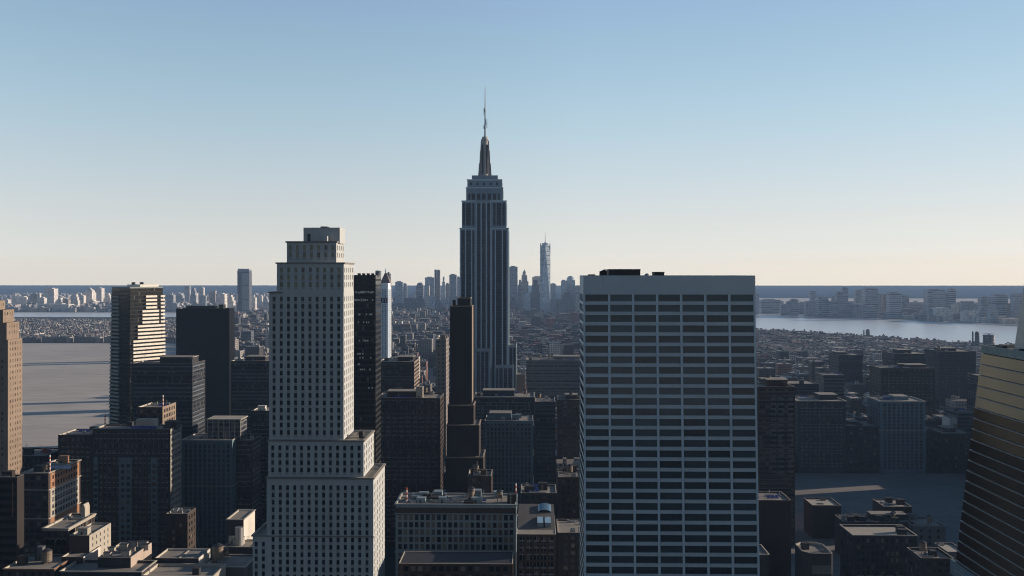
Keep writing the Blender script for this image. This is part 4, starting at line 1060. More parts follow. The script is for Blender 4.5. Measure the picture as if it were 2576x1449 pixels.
B('brick_building', 'small dark rooftop block behind the low wide grey block', 'building', 1176, 1236, 1197, 600, 20, BROWN, PUN(3.6, 1.8, 4, 2), cl=6, most=40)
B('brick_building', 'short dark building with cluttered roof between the low wide grey block and the grid-front tower', 'building', 1310, 1400, 1240, 590, 24, DGREY, PUN(3.6, 1.8, 4, 2), cl=8, most=40)
B('brick_building', 'dark low block with roof plant tucked left of the grid-front tower', 'building', 1405, 1470, 1200, 640, 24, BROWN, PUN(3.6, 1.8, 4, 2), cl=6, most=40)
# ---- right of the grid tower
r_ = B('apartment_block', 'tall dark apartment block with two columns of pale balconies, right of the grid-front tower', 'apartment block', 1906, 2000, 973, 720, 28, BROWN, ('ribbon', 3.9, 2.3), cl=4, gl=STRIPW)
zt_ = Z(0, 973, 720)
bal = MB(); 
proto = None
for l in (1953, 1972, 1984): pass
for px in (1938, 1957, 1980):
    for k in range(15):
        z_ = zt_ - 8 - k * 3.9
        if proto is None:
            b = MB(); b.box(X(px, 720), X(px, 720) + 4.2, 718.6, 719.99, z_, z_ + 1.3, GREY); proto = b.build('balcony', r_); z00, x00 = z_, X(px, 720)
        else:
            o = proto.copy(); o.location = (X(px, 720) - x00, 0, z_ - z00); COL.objects.link(o)
B('apartment_block', 'dark finely gridded block facing the open plaza', 'apartment block', 2006, 2128, 1008, 984, 40, DGREY, ('punch', 4.4, 3.0, 4.0, 2.6), cl=6, most=100, cornice=[(0, 0.7, 0.6)], sidem=BEIGE, gl=GRIDG)
B('apartment_block', 'plain dark wing between the finely gridded block and the blue ribbed block', 'apartment block', 2129, 2214, 1072, 990, 40, DGREY, ('punch', 4.8, 2.4, 4.2, 2.4), cl=4, most=60)
B('apartment_block', 'dark block with pale blue vertical ribs facing the open plaza', 'apartment block', 2216, 2328, 1009, 984, 40, BGREY, ('strip', 4.6, 2.9), cl=6, gl=STRIPB, cornice=[(0, 0.7, 0.6), (30, 0.6, 0.5)], sidem=BEIGE)
B('office_block', 'small dark block at the right end of the plaza, near the dark striped tower', 'office block', 2369, 2443, 1090, 985, 36, DKBRN, PUN(5, 2.2, 4.4, 2.2), cl=4, most=60)
B('office_block', 'dark block with a lit white panel rising behind the right end of the plaza', 'office block', 2409, 2453, 1037, 1060, 36, GREY, ('ribbon', 4.2, 2.2), cl=3)
r_ = B('office_block', 'pale grey box-shaped block standing upright just left of the striped tower', 'office block', 2390, 2408, 1052, 1050, 20, WHITEW, ('plain',), cl=1)
B('apartment_block', 'tall dark brown block with window columns and a small lit-edged penthouse, behind the plaza', 'apartment block', 2217, 2352, 926, 1150, 40, BROWN, ('punch', 5.0, 3.2, 4.0, 2.4), cl=6, most=100, gl=GRIDG)
B('office_block', 'grey block with a lit right edge standing behind the finely gridded block', 'office block', 2072, 2124, 943, 1200, 34, GREY, ('ribbon', 4.4, 2.2), cl=3)
B('office_block', 'dim tall block left of the striped tower, in front of the river', 'office block', 2362, 2455, 884, 1350, 50, DGREY, ('strip', 6, 3), cl=6)
B('office_block', 'dim block with a flat lit roof, left of the tall brown window-column block', 'office block', 2110, 2170, 893, 1500, 50, DGREY, ('ribbon', 4.6, 2.2), cl=4)
B('office_block', 'dim block rising behind the tall brown window-column block', 'office block', 2250, 2340, 890, 1450, 50, DGREY, ('ribbon', 4.6, 2.2), cl=5)
B('office_block', 'bluish dim block right behind the edge of the grid-front tower', 'office block', 1912, 2060, 965, 1050, 34, DGREY, ('strip', 5, 3), cl=5)
# ---- the plaza's low blocks
r_ = B('flat_roofed_building', 'small cube-like block alone on the plaza with a pale roof and one roof hut', 'building', 2044, 2116, 1271, 741, 24, DKBRN, ('plain',), cl=0, par=0.9, roofm=BEIGE, sidem=DGREY)
zr = Z(0, 1271, 741) - 0.9; bulkhead(r_, X(2072, 741), 749, zr, 4, 3, 3.5, DGREY); ac_unit(r_, X(2060, 741), 760, zr, 1.0); bulkhead(r_, X(2090, 741), 761, zr, 4, 2, 4, DGREY)
r_ = B('flat_roofed_building', 'small block with a hut on its pale roof, at the far right of the plaza', 'building', 2223, 2294, 1274, 741, 24, DKBRN, ('plain',), cl=2, par=0.9, roofm=BEIGE)
bulkhead(r_, X(2250, 741), 749, Z(0, 1274, 741) - 0.9, 4, 3, 3.5, DGREY)
r_ = B('flat_roofed_building', 'long low block whose roof is packed with small plant boxes', 'building', 2122, 2298, 1313, 690, 20, DGREY, ('plain',), cl=22, par=1.0)
r_ = B('flat_roofed_building', 'plain low block with a half-empty roof, right of the plant-packed roof', 'building', 2299.5, 2379, 1324, 680, 26, GREY, PUN(6, 2, 4.4, 2.2), cl=4, par=1.1, most=40)
r_ = B('office_block', 'broad low block with a double pale roof and a lit row of shop windows', 'office block', 2146, 2307, 1346, 620, 26, DGREY, ('punch', 3.1, 1.9, 4.2, 2.8), cl=2, par=1.3, roofm=BEIGE, most=100, cornice=[(0, 0.5, 0.3)], sidem=BEIGE)
x0, x1, zr = X(2146, 620), X(2307, 620), Z(0, 1346, 620)
b = MB(); b.box((x0 + x1) / 2 - 0.5, (x0 + x1) / 2 + 0.5, 620.5, 645.5, zr - 1.3, zr - 0.02, DGREY); b.build('dividing_wall', r_)
for k in range(6):
    b = MB(); a = x0 + 2.5 + k * (x1 - x0 - 3) / 6; b.box(a, a + 4.2, 619.9, 619.997, zr - 25.5, zr - 22.3, plain('shop_glass', (0.20, 0.17, 0.12), rough=0.2, var=0.6, scale=1.2)); b.build('shop_window', r_)
def chamfered():
    Y, D = 560.0, 24.0; x0, x1, z1 = X(2023, Y), X(2096, Y), Z(0, 1379, Y)
    root = thing('flat_roofed_building', 'block with cut-off corners and a raised rim round its pale roof', 'building', ((x0 + x1) / 2, Y + 12, 0))
    c = 4.5
    pts = [(x0 + c, Y), (x1 - 1, Y), (x1, Y + 1), (x1, Y + D - c), (x1 - c, Y + D), (x0 + c, Y + D), (x0, Y + D - c), (x0, Y + c)]
    cx, cy = (x0 + x1) / 2, Y + D / 2
    ins = [(cx + (p[0] - cx) * 0.94, cy + (p[1] - cy) * 0.94) for p in pts]
    w = MB(); n = len(pts)
    for i in range(n):
        j = (i + 1) % n
        w.quad((*pts[i], 0), (*pts[j], 0), (*pts[j], z1), (*pts[i], z1), DGREY); w.quad((*pts[i], z1), (*pts[j], z1), (*ins[j], z1), (*ins[i], z1), BEIGE); w.quad((*ins[i], z1), (*ins[j], z1), (*ins[j], z1 - 1.3), (*ins[i], z1 - 1.3), BEIGE)
    w.build('wall', root)
    r = MB(); r.poly([(*p, z1 - 1.3) for p in ins], ROOF); r.build('roof', root)
    k = MB(); 
    for zz_ in (z1 - 12, z1 - 20): k.box(x0 + c, x1 - 1, Y - 0.15, Y - 0.003, zz_, zz_ + 5, GREY)
    k.build('wall_band', root)
    bulkhead(root, cx - 4, cy + 2, z1 - 1.3, 4, 4, 3.4, DGREY); ac_unit(root, cx + 4, cy - 4, z1 - 1.3, 0.8)
    NEAR.append((x0, x1, Y, Y + D, z1))
chamfered()
B('office_block', 'tall narrow black-brown block touching the right edge of the grid-front tower', 'office block', 1909, 1990, 1258, 600, 24, DKBRN, ('plain',), cl=3)
B('flat_roofed_building', 'corner of a flat roof at the bottom, cut off by the grid-front tower', 'building', 1890, 1935, 1394, 560, 20, DGREY, ('plain',), cl=0, cornice=[(0, 0.4, 0.3)], sidem=BEIGE)
B('flat_roofed_building', 'dark flat block with a sunken roof at the bottom, left of the striped tower', 'building', 2318, 2400, 1404, 560, 22, DGREY, ('punch', 3.6, 2, 4, 2.4), cl=4, par=1.4, most=40)
B('flat_roofed_building', 'small flat roof just behind the sunken-roofed block, at the striped tower', 'building', 2384, 2432, 1388, 600, 20, GREY, ('plain',), cl=1, roofm=BEIGE)

# ---- the dark striped tower close by on the right
def striped_tower():
    root = thing('glass_tower', 'dark close-up tower, stripes painted with a gold-to-black reflection, cut off by the right edge', 'tower', (185, 280, 0))
    xf = 150.5; zt = 180.0
    ye = lambda z: 323.0 + (180.0 - z) * 21.2 / 83.0
    core = MB()
    core.quad((xf + 0.5, 200, 0), (xf + 0.5, 200, zt - 0.4), (xf + 0.5, ye(zt) - 0.3, zt - 0.4), (xf + 0.5, ye(0) - 0.3, 0), BLACKG)
    core.quad((xf + 0.5, ye(0) - 0.3, 0), (xf + 0.5, ye(zt) - 0.3, zt - 0.4), (218, ye(zt) - 0.3, zt - 0.4), (218, ye(0) - 0.3, 0), BLACKG)
    core.quad((218, ye(0) - 0.3, 0), (218, ye(zt) - 0.3, zt - 0.4), (218, 200, zt - 0.4), (218, 200, 0), BLACKG)
    core.quad((218, 200, 0), (218, 200, zt - 0.4), (xf + 0.5, 200, zt - 0.4), (xf + 0.5, 200, 0), BLACKG)
    core.build('glass_wall', root)
    tp = MB(); tp.poly([(xf - 0.1, 200, zt), (218, 200, zt), (218, ye(zt), zt), (xf - 0.1, ye(zt), zt)], ROOFD); tp.build('roof', root)
    pr = MB(); pr.box(xf - 0.3, xf + 0.3, 200, ye(zt), zt - 1.6, zt + 1.0, GREENB); pr.box(xf + 0.3, 217, ye(zt) - 0.6, ye(zt), zt + 0.003, zt + 1.0, GREENB); pr.build('parapet', root)
    z = zt - 2.0; k = 0
    while z > 10:
        b = MB(); h = 3.45
        y1, y0 = ye(z), ye(z - h)
        bm_ = BRONZE_REFL if k < 5 else BRONZE_FADE if k < 8 else BLACKG  # reflection fading from gold to black, painted as storey colours
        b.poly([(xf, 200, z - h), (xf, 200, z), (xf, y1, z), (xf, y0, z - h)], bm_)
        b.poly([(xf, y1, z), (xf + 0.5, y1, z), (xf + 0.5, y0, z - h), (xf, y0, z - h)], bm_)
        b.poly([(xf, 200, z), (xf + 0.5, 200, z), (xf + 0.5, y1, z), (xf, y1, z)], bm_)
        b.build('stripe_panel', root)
        f = MB(); f.box(xf - 0.35, xf + 0.45, 200, ye(z - h) - 0.4, z - h - 0.45, z - h - 0.15, FIN); f.build('fin', root)
        z -= 3.75; k += 1
    up = MB()
    yu = lambda z_: 316.4 - (z_ - 181.0) * 0.295
    up.poly([(158, 200, zt + 0.003), (158, 200, 292), (158, yu(292), 292), (158, yu(zt), zt + 0.003)], PALEG)
    up.poly([(158, yu(zt), zt + 0.003), (158, yu(292), 292), (214, yu(292), 292), (214, yu(zt), zt + 0.003)], PALEG)
    up.poly([(158, yu(292), 292), (158, 200, 292), (214, 200, 292), (214, yu(292), 292)], PALEG)
    up.poly([(214, 200, zt + 0.003), (214, yu(zt), zt + 0.003), (214, yu(292), 292), (214, 200, 292)], PALEG)
    up.poly([(158, 200, zt + 0.003), (214, 200, zt + 0.003), (214, 200, 292), (158, 200, 292)], PALEG)
    up.build('upper_wall', root)
    pd = MB(); pd.box(150.9, 216, 290, 346, 0, 100, DGREY, top=ROOFD)
    pd.box(150.2, 150.9, 270, 346.6, 97, 102.2, BGREY); pd.box(150.9, 216, 346, 346.6, 97, 102.2, BGREY); pd.build('podium', root)
    gf = MB(); gf.box(156.0, 156.3, 342, 343.2, 102.2, 107.5, METAL); gf.build('glass_fin', root)
    for x_, y_ in ((152.5, 316), (156, 319), (154.5, 305)): ac_unit(root, x_, y_, zt, 0.5, DMETAL)
    NEAR.append((140, 230, 190, 350, 180))
BRONZE_REFL = plain('bronze_reflection', (0.36, 0.33, 0.25), rough=0.3, metal=0.9, var=0.08, scale=0.03)
BRONZE_FADE = plain('bronze_reflection_fade', (0.06, 0.05, 0.037), rough=0.22, metal=0.8, var=0.2, scale=0.08)
FIN = plain('blue_grey_fin', (0.24, 0.28, 0.32), rough=0.35, metal=0.3)
PALEG = plain('pale_grey_cladding', (0.50, 0.48, 0.44), rough=0.4, var=0.06)
striped_tower()

# added out-of-view blocks, sized and gapped to throw shade over the plaza
for x_, y_, d_, w_, h_, lb in ((395, 640, 120, 70, 62, 'broad one nearest the plaza front'), (445, 792, 152, 80, 62, 'long one beside the plaza'), (448, 946, 36, 70, 30, 'lowest one in the gap'), (500, 1000, 110, 80, 90, 'tallest one behind the plaza')):
    root = thing('office_block', 'added unseen block shading the plaza, past the striped tower, ' + lb, 'office block', (x_ + w_ / 2, y_ + d_ / 2, 0))
    wl, rf, o_ = MB(), MB(), []
    wl.tier(x_, x_ + w_, y_, y_ + d_, 0, h_, DGREY, front=(spread(w_, 6, 4), rows(h_, 4.2, 2.4)), left=(spread(d_, 6, 4), rows(h_, 4.2, 2.4)), out=o_, roofm=ROOF, rmb=rf)
    wl.build('wall', root); rf.build('roof', root); windows(root, o_, GRIDG, None, 'window', 20); clutter(root, x_, x_ + w_, y_, y_ + d_, h_ - 0.9, 5, DGREY, y_)
    NEAR.append((x_, x_ + w_, y_, y_ + d_, h_))

# ---------------------------------------------------------------- far skylines: every tower its own thing
FBLUE = facade('far_grey_skin', (0.38, 0.39, 0.41), win=(0.15, 0.16, 0.18), floor=7.0, bay=7.0, fh=0.45, bw=0.6)
FPALE = facade('far_pale_skin', (0.74, 0.68, 0.62), win=(0.32, 0.31, 0.30), floor=8.0, bay=8.0, fh=0.4, bw=0.55)
FDARK = facade('far_dark_skin', (0.12, 0.13, 0.145), floor=7.0, bay=7.0)
FGLAS = facade('far_glass_skin', (0.46, 0.53, 0.60), win=(0.20, 0.25, 0.30), floor=8.0, bay=9.0, rough=0.3, wr=0.12)
FTAN = facade('far_tan_skin', (0.36, 0.30, 0.26), win=(0.10, 0.09, 0.09), floor=7.0, bay=6.0)
FRIB = facade('far_ribbed_skin', (0.42, 0.43, 0.45), win=(0.14, 0.15, 0.17), floor=9.0, bay=60.0, fh=0.5, bw=1.0)
ORD = ['first', 'second', 'third', 'fourth', 'fifth', 'sixth', 'seventh', 'eighth', 'ninth', 'tenth', 'eleventh', 'twelfth', 'thirteenth', 'fourteenth', 'fifteenth', 'sixteenth', 'seventeenth', 'eighteenth', 'nineteenth', 'twentieth',
       'twenty-first', 'twenty-second', 'twenty-third', 'twenty-fourth', 'twenty-fifth', 'twenty-sixth', 'twenty-seventh', 'twenty-eighth', 'twenty-ninth', 'thirtieth', 'thirty-first', 'thirty-second', 'thirty-third', 'thirty-fourth', 'thirty-fifth', 'thirty-sixth', 'thirty-seventh', 'thirty-eighth', 'thirty-ninth', 'fortieth']
ADJ = {FBLUE: 'grey', FPALE: 'pale', FDARK: 'dark', FGLAS: 'blue glass', FTAN: 'tan', FRIB: 'banded'}
FNAME = {FBLUE: 'office_tower', FPALE: 'apartment_tower', FDARK: 'office_tower', FGLAS: 'glass_tower', FTAN: 'apartment_tower', FRIB: 'office_tower'}
def far_row(rows_, where, group):
    rows_ = sorted(rows_, key=lambda r: (r[0] + r[1]) / 2)
    cnt = {}
    fr = random.Random(len(rows_))
    for i, (l, r, top, Y, m, shape) in enumerate(rows_):
        x0, x1, z1 = X(l, Y), X(r, Y), Z((l + r) / 2, top, Y)
        w = x1 - x0; d = min(60, max(18, w * fr.uniform(0.7, 1.0)))
        cx, cy = (x0 + x1) / 2, Y + d / 2
        b = MB()
        if shape == 'box':
            b.box(x0, x1, Y, Y + d, 0, z1 - 4, m); b.box(x0 + w * 0.2, x1 - w * 0.25, Y + d * 0.2, Y + d * 0.8, z1 - 3.99, z1, m)
            b.box(x0 - 0.6, x1 + 0.6, Y - 0.6, Y - 0.01, z1 - 7, z1 - 4, m)
        elif shape == 'step':
            b.box(x0, x1, Y, Y + d, 0, z1 * 0.62, m); b.box(x0 + w * 0.14, x1 - w * 0.14, Y + 2, Y + d - 2, z1 * 0.62 + 0.01, z1 * 0.85, m); b.box(x0 + w * 0.3, x1 - w * 0.3, Y + 4, Y + d - 4, z1 * 0.85 + 0.01, z1, m)
        elif shape == 'spire':
            b.box(x0, x1, Y, Y + d, 0, z1 * 0.72, m); b.box(x0 + w * 0.15, x1 - w * 0.15, Y + 2, Y + d - 2, z1 * 0.72 + 0.01, z1 * 0.86, m)
            b.cyl(cx, cy, z1 * 0.86, z1 * 0.93, w * 0.26, m, w * 0.2, n=10); b.cyl(cx, cy, z1 * 0.93, z1 * 0.965, w * 0.22, COPPERG, w * 0.1, n=10); b.cyl(cx, cy, z1 * 0.965, z1, w * 0.06, COPPERG, 0.2, n=8)
        elif shape == 'pyramid':
            b.box(x0, x1, Y, Y + d, 0, z1 - w * 0.45, m)
            b.prism([(x0, Y), (x1, Y), (x1, Y + d), (x0, Y + d)], z1 - w * 0.45 + 0.01, z1, m, [(cx - 1, cy - 1), (cx + 1, cy - 1), (cx + 1, cy + 1), (cx - 1, cy + 1)])
        elif shape == 'dome':
            b.box(x0, x1, Y, Y + d, 0, z1 - w * 0.5, m)
            for k in range(5):
                a0, a1 = math.pi / 2 * k / 5, math.pi / 2 * (k + 1) / 5
                b.cyl(cx, cy, z1 - w * 0.5 + w * 0.5 * math.sin(a0), z1 - w * 0.5 + w * 0.5 * math.sin(a1), w * 0.49 * math.cos(a0), m, max(0.3, w * 0.49 * math.cos(a1)), n=16)
        elif shape == 'curve':
            n = 8; pts = [(0, 0)] + [(0.28 * math.sin(math.pi / 2 * k / n) * 0 + (1 - math.cos(math.pi / 2 * k / n)) * 0.45, 0.62 + 0.38 * math.sin(math.pi / 2 * k / n)) for k in range(n + 1)] + [(0.8, 1.0), (1.0, 0.9), (1.0, 0.0)]
            q0 = [(x0 + a * w, Y, z * z1) for a, z in pts]; q1 = [(x0 + a * w, Y + d, z * z1) for a, z in pts]
            b.poly(q0, m); b.poly(list(reversed(q1)), m)
            for k in range(len(pts)): j = (k + 1) % len(pts); b.quad(q0[k], q1[k], q1[j], q0[j], m)
        elif shape == 'slant':
            b.box(x0, x1, Y, Y + d, 0, z1 * 0.88, m)
            b.poly([(x0, Y, z1 * 0.88), (x1, Y, z1 * 0.88), (x1, Y, z1)], m); b.poly([(x0, Y + d, z1 * 0.88), (x1, Y + d, z1), (x1, Y + d, z1 * 0.88)], m)
            b.quad((x0, Y, z1 * 0.88), (x1, Y, z1), (x1, Y + d, z1), (x0, Y + d, z1 * 0.88), m); b.quad((x1, Y, z1 * 0.88), (x1, Y + d, z1 * 0.88), (x1, Y + d, z1), (x1, Y, z1), m)
        o = b.build(FNAME[m])
        k = (ADJ[m]); cnt[k] = cnt.get(k, 0) + 1
        sh = {'box': 'flat-topped tower', 'step': 'stepped tower', 'spire': 'domed spire tower', 'pyramid': 'pointed tower', 'dome': 'round-topped tower', 'curve': 'curved-top tower', 'slant': 'slant-topped tower'}[shape]
        n_ = ORD[i] if i < len(ORD) else str(i + 1) + 'th'
        tag(o, ('%s %s, %s from the left in row %s' % (k, sh, n_, where)), 'tower', group)
COPPERG = plain('green_copper', (0.16, 0.24, 0.22), rough=0.6)
fx = lambda zx: 603.7 + zx * 0.25
fy = lambda zy: 536.6 + zy * 0.25
gx = lambda zx: 1073.3 + zx * 0.5555
gy = lambda zy: 201.2 + zy * 0.5555
DT = [(fx(1540), fx(1566), fy(765), 5000, FBLUE, 'step'), (fx(1562), fx(1635), fy(682), 4900, FGLAS, 'box'), (fx(1637), fx(1677), fy(702), 5000, FPALE, 'box'), (fx(1745), fx(1766), fy(808), 5050, FBLUE, 'step'),
      (fx(1765), fx(1842), fy(697), 4950, FRIB, 'curve'), (fx(1862), fx(1955), fy(638), 5000, FGLAS, 'box'), (fx(1957), fx(1979), fy(564), 4900, FDARK, 'box'), (fx(1980), fx(2012), fy(566), 4950, FTAN, 'box'),
      (fx(2028), fx(2068), fy(638), 5050, FGLAS, 'step'), (fx(2070), fx(2104), fy(700), 4980, FBLUE, 'box'), (fx(2106), fx(2180), fy(610), 4900, FBLUE, 'box'), (fx(2182), fx(2212), fy(635), 5000, FGLAS, 'box'),
      (fx(1650), fx(1762), fy(850), 4840, FDARK, 'box'), (fx(1764), fx(1862), fy(832), 4850, FDARK, 'step'), (fx(1866), fx(1905), fy(728), 4830, FPALE, 'slant'), (fx(1907), fx(1962), fy(826), 4820, FGLAS, 'box'), (fx(1530), fx(1648), fy(905), 4800, FDARK, 'box'), (fx(1966), fx(2026), fy(852), 4850, FBLUE, 'step'), (fx(2030), fx(2100), fy(840), 4830, FGLAS, 'slant'),
      (1280, 1302, 669, 4900, FBLUE, 'box'), (gx(411), gx(434), gy(905), 5000, FBLUE, 'step'), (gx(424), gx(461), gy(857), 4950, FBLUE, 'spire'), (gx(470), gx(516), gy(905), 4850, FDARK, 'step'), (gx(478), gx(526), gy(888), 5000, FPALE, 'box'),
      (gx(524), gx(556), gy(965), 4830, FGLAS, 'slant'), (gx(559), gx(586), gy(920), 4900, FGLAS, 'box'), (gx(586), gx(606), gy(990), 4950, FBLUE, 'box'), (gx(609), gx(634), gy(905), 4930, FGLAS, 'box'), (gx(633), gx(672), gy(887), 4960, FGLAS, 'dome'), (gx(604), gx(668), gy(960), 4830, FDARK, 'step'), (gx(374), gx(412), gy(985), 4820, FDARK, 'step'), (gx(672), gx(700), gy(930), 4900, FBLUE, 'box'),
      (gx(700), gx(760), gy(905), 4930, FBLUE, 'step'), (gx(436), gx(470), gy(960), 4820, FGLAS, 'slant')]
far_row(DT, 'behind the spired tower', 'hazy downtown towers behind the spired tower')
def prism_tower():
    Y = 4700.0; x0, x1 = X(1359, Y), X(1384.5, Y); w = x1 - x0; cx, cy = (x0 + x1) / 2, Y + w / 2
    zt, zs = Z(0, 612, Y), Z(0, 585, Y); h = w / 2
    root = thing('glass_tower', 'tallest hazy blue glass tower, faceted and thin-spired, far behind and right of the spired tower', 'skyscraper', (cx, cy, 0))
    b = MB(); q = 1.0
    base = [(cx - h, cy - h), (cx + h, cy - h), (cx + h, cy + h), (cx - h, cy + h)]
    b.box(cx - h, cx + h, cy - h, cy + h, 0, 60, FGLAS)
    top = [(cx, cy - h), (cx + h, cy), (cx, cy + h), (cx - h, cy)]
    ta = h * 0.98; top = [(cx + math.cos(a) * ta, cy + math.sin(a) * ta) for a in (-math.pi / 2, 0, math.pi / 2, math.pi)]
    for i in range(4):
        j = (i + 1) % 4
        b.poly([(*base[i], 60), (*base[j], 60), (*top[i], zt - 12)], FGLS2)
        b.poly([(*base[j], 60), (*top[j], zt - 12), (*top[i], zt - 12)], FGLS3)
    b.poly([(*p, zt - 12) for p in top], FGLAS)
    b.build('glass_wall', root)
    c = MB(); c.box(cx - h, cx + h, cy - h, cy + h, zt - 95, zt - 88, FGLS2) if False else None
    c.cyl(cx, cy, zt - 11.9, zt, h * 0.7, FGLAS, n=16); c.cyl(cx, cy, zt + 0.01, zt + 6, 5, SPIRE, 3, n=10); c.cyl(cx, cy, zt + 6, zs, 1.9, SPIRE, 0.5, n=8); c.build('spire', root)
    e = MB()
    for s in (-1, 1): e.box(cx + s * h * 0.93 - 2.2, cx + s * h * 0.93 + 2.2, cy - 4, cy + 4, 60.01, zt - 2, FGLS2)
    e.build('corner_pier', root)
    l = MB()
    for k in range(9):
        zc = zt - 20 - k * 22; l.box(cx - h * 0.9, cx + h * 0.9, cy - h * 0.93, cy - h * 0.9, zc, zc + 3, FGLS3)
    l.build('floor_band', root)
FGLS2 = facade('prism_glass_light', (0.58, 0.66, 0.72), win=(0.36, 0.45, 0.52), floor=11.0, bay=9.0, rough=0.3, wr=0.1)
FGLS3 = facade('prism_glass_dark', (0.22, 0.29, 0.35), win=(0.13, 0.18, 0.23), floor=11.0, bay=9.0, rough=0.3, wr=0.1)
prism_tower()
def panel_tower():
    Y = 4380.0; x0, x1, xm = X(597, Y), X(627, Y), X(609, Y); z1 = Z(0, 676, Y)
    root = thing('panel_tower', 'lone tall far tower with big pale panels on its right, left of the stepped tower', 'tower', ((x0 + x1) / 2, Y + 25, 0))
    a = MB(); a.box(x0, x1, Y, Y + 42, 0, z1 - 10, FDARK); a.build('wall', root)
    c = MB(); c.box(x0 + 2, x1 - 2, Y + 2, Y + 40, z1 - 9.99, z1, FRIB); c.box(x0 - 1, x1 + 1, Y - 1, Y - 0.02, z1 - 14, z1 - 9, FBLUE); c.build('crown', root)
    z = z1 - 18
    for h in (58, 64, 52, 40):
        p = MB(); p.box(xm, x1 - 3, Y - 1.2, Y - 0.02, max(0, z - h), z - 3, PANEL); p.build('facade_panel', root); z -= h
PANEL = plain('grey_beige_panel', (0.40, 0.38, 0.36), rough=0.7, var=0.05)
panel_tower()
bx = lambda zx: zx * 0.25
by = lambda zy: 644 + zy * 0.25
BK = [(445, 543, 322, FPALE, 'box'), (845, 925, 315, FPALE, 'pyramid'), (955, 1022, 318, FPALE, 'box'), (1115, 1150, 340, FTAN, 'box'), (375, 400, 370, FPALE, 'box'), (310, 374, 375, FTAN, 'box'), (725, 784, 388, FPALE, 'step'), (786, 842, 392, FPALE, 'box'), (270, 336, 395, FPALE, 'step'), (120, 268, 407, FPALE, 'box'),
      (388, 444, 415, FPALE, 'box'), (560, 625, 420, FPALE, 'step'), (628, 686, 430, FTAN, 'box'), (924, 955, 362, FPALE, 'box'), (1040, 1112, 374, FPALE, 'step'), (1670, 1745, 385, FBLUE, 'box'), (1748, 1850, 378, FBLUE, 'step'), (1857, 1908, 300, FBLUE, 'box'), (1920, 1978, 370, FPALE, 'box'), (1912, 1972, 322, FBLUE, 'step'), (2000, 2048, 312, FPALE, 'box'),
      (2008, 2070, 395, FBLUE, 'box'), (2106, 2166, 348, FTAN, 'slant'), (2172, 2260, 374, FPALE, 'box'), (2262, 2350, 392, FPALE, 'step'), (2236, 2312, 440, FBLUE, 'box'), (2520, 2570, 410, FPALE, 'box'), (2590, 2635, 392, FPALE, 'box'), (2640, 2700, 420, FBLUE, 'step'), (20, 80, 432, FPALE, 'box'), (690, 724, 425, FBLUE, 'box'), (2360, 2384, 380, FBLUE, 'box'), (1700, 1785, 470, FBLUE, 'box'), (385, 690, 478, FPALE, 'box'), (880, 960, 440, FPALE, 'step')]
br_ = random.Random(11)
far_row([(bx(l), bx(r), by(t), (5100 + br_.uniform(0, 900)) if t < 450 else 4980 + br_.uniform(0, 60), m, s) for l, r, t, m, s in BK], 'across the water on the left', 'pale towers across the water on the left')
jx = lambda zx: 1878 + zx * 0.2708
jy = lambda zy: 670.8 + zy * 0.2708
JC = [(60, 118, 245, FBLUE, 'box', 0), (140, 312, 300, FRIB, 'box', 1), (372, 416, 320, FBLUE, 'box', 0), (418, 483, 298, FRIB, 'box', 0), (485, 536, 325, FBLUE, 'step', 1), (552, 668, 308, FBLUE, 'slant', 0), (595, 642, 222, FRIB, 'box', 2), (672, 762, 275, FRIB, 'box', 0), (796, 830, 268, FBLUE, 'box', 1), (840, 893, 232, FBLUE, 'box', 1), (892, 944, 190, FRIB, 'box', 1), (800, 992, 315, FRIB, 'box', 0),
      (1017, 1090, 213, FBLUE, 'box', 2), (1106, 1220, 195, FRIB, 'box', 1), (1222, 1270, 250, FBLUE, 'box', 2), (1272, 1330, 257, FTAN, 'box', 1), (1328, 1436, 234, FRIB, 'box', 0), (1442, 1511, 262, FBLUE, 'box', 2), (1690, 1846, 206, FRIB, 'box', 1), (1848, 1896, 240, FBLUE, 'box', 2), (1884, 1946, 202, FRIB, 'box', 2), (1512, 1690, 335, FBLUE, 'box', 2), (1700, 1766, 390, FBLUE, 'box', 0),
      (1770, 1920, 381, FPALE, 'box', 0), (1922, 1972, 346, FPALE, 'box', 1), (1974, 2180, 322, FBLUE, 'step', 2), (2015, 2111, 408, FPALE, 'box', 0), (2112, 2158, 396, FPALE, 'box', 0), (2182, 2262, 275, FBLUE, 'box', 1), (2265, 2312, 278, FRIB, 'box', 2), (2319, 2431, 255, FRIB, 'box', 1), (2487, 2580, 248, FBLUE, 'box', 1), (2440, 2484, 340, FTAN, 'box', 1), (318, 370, 352, FBLUE, 'box', 0), (1000, 1100, 345, FBLUE, 'box', 0), (1110, 1210, 365, FRIB, 'step', 0), (2160, 2262, 470, FPALE, 'box', 0), (1640, 1700, 465, FPALE, 'box', 0), (2264, 2340, 385, FBLUE, 'box', 0), (1445, 1600, 392, FTAN, 'box', 1)]
def shoreY(px):                                   # how far the opposite bank lies in this direction
    f = (px - 1900) / 660.0
    return 4700 + (3780 - 4700) * max(-0.1, min(1.05, f))
far_row([(jx(l), jx(r), jy(t), shoreY(jx((l + r) / 2)) + 60 + k * 190 + (l % 7) * 4, m, s) for l, r, t, m, s, k in JC], 'across the river on the right', 'grey towers across the river on the right')
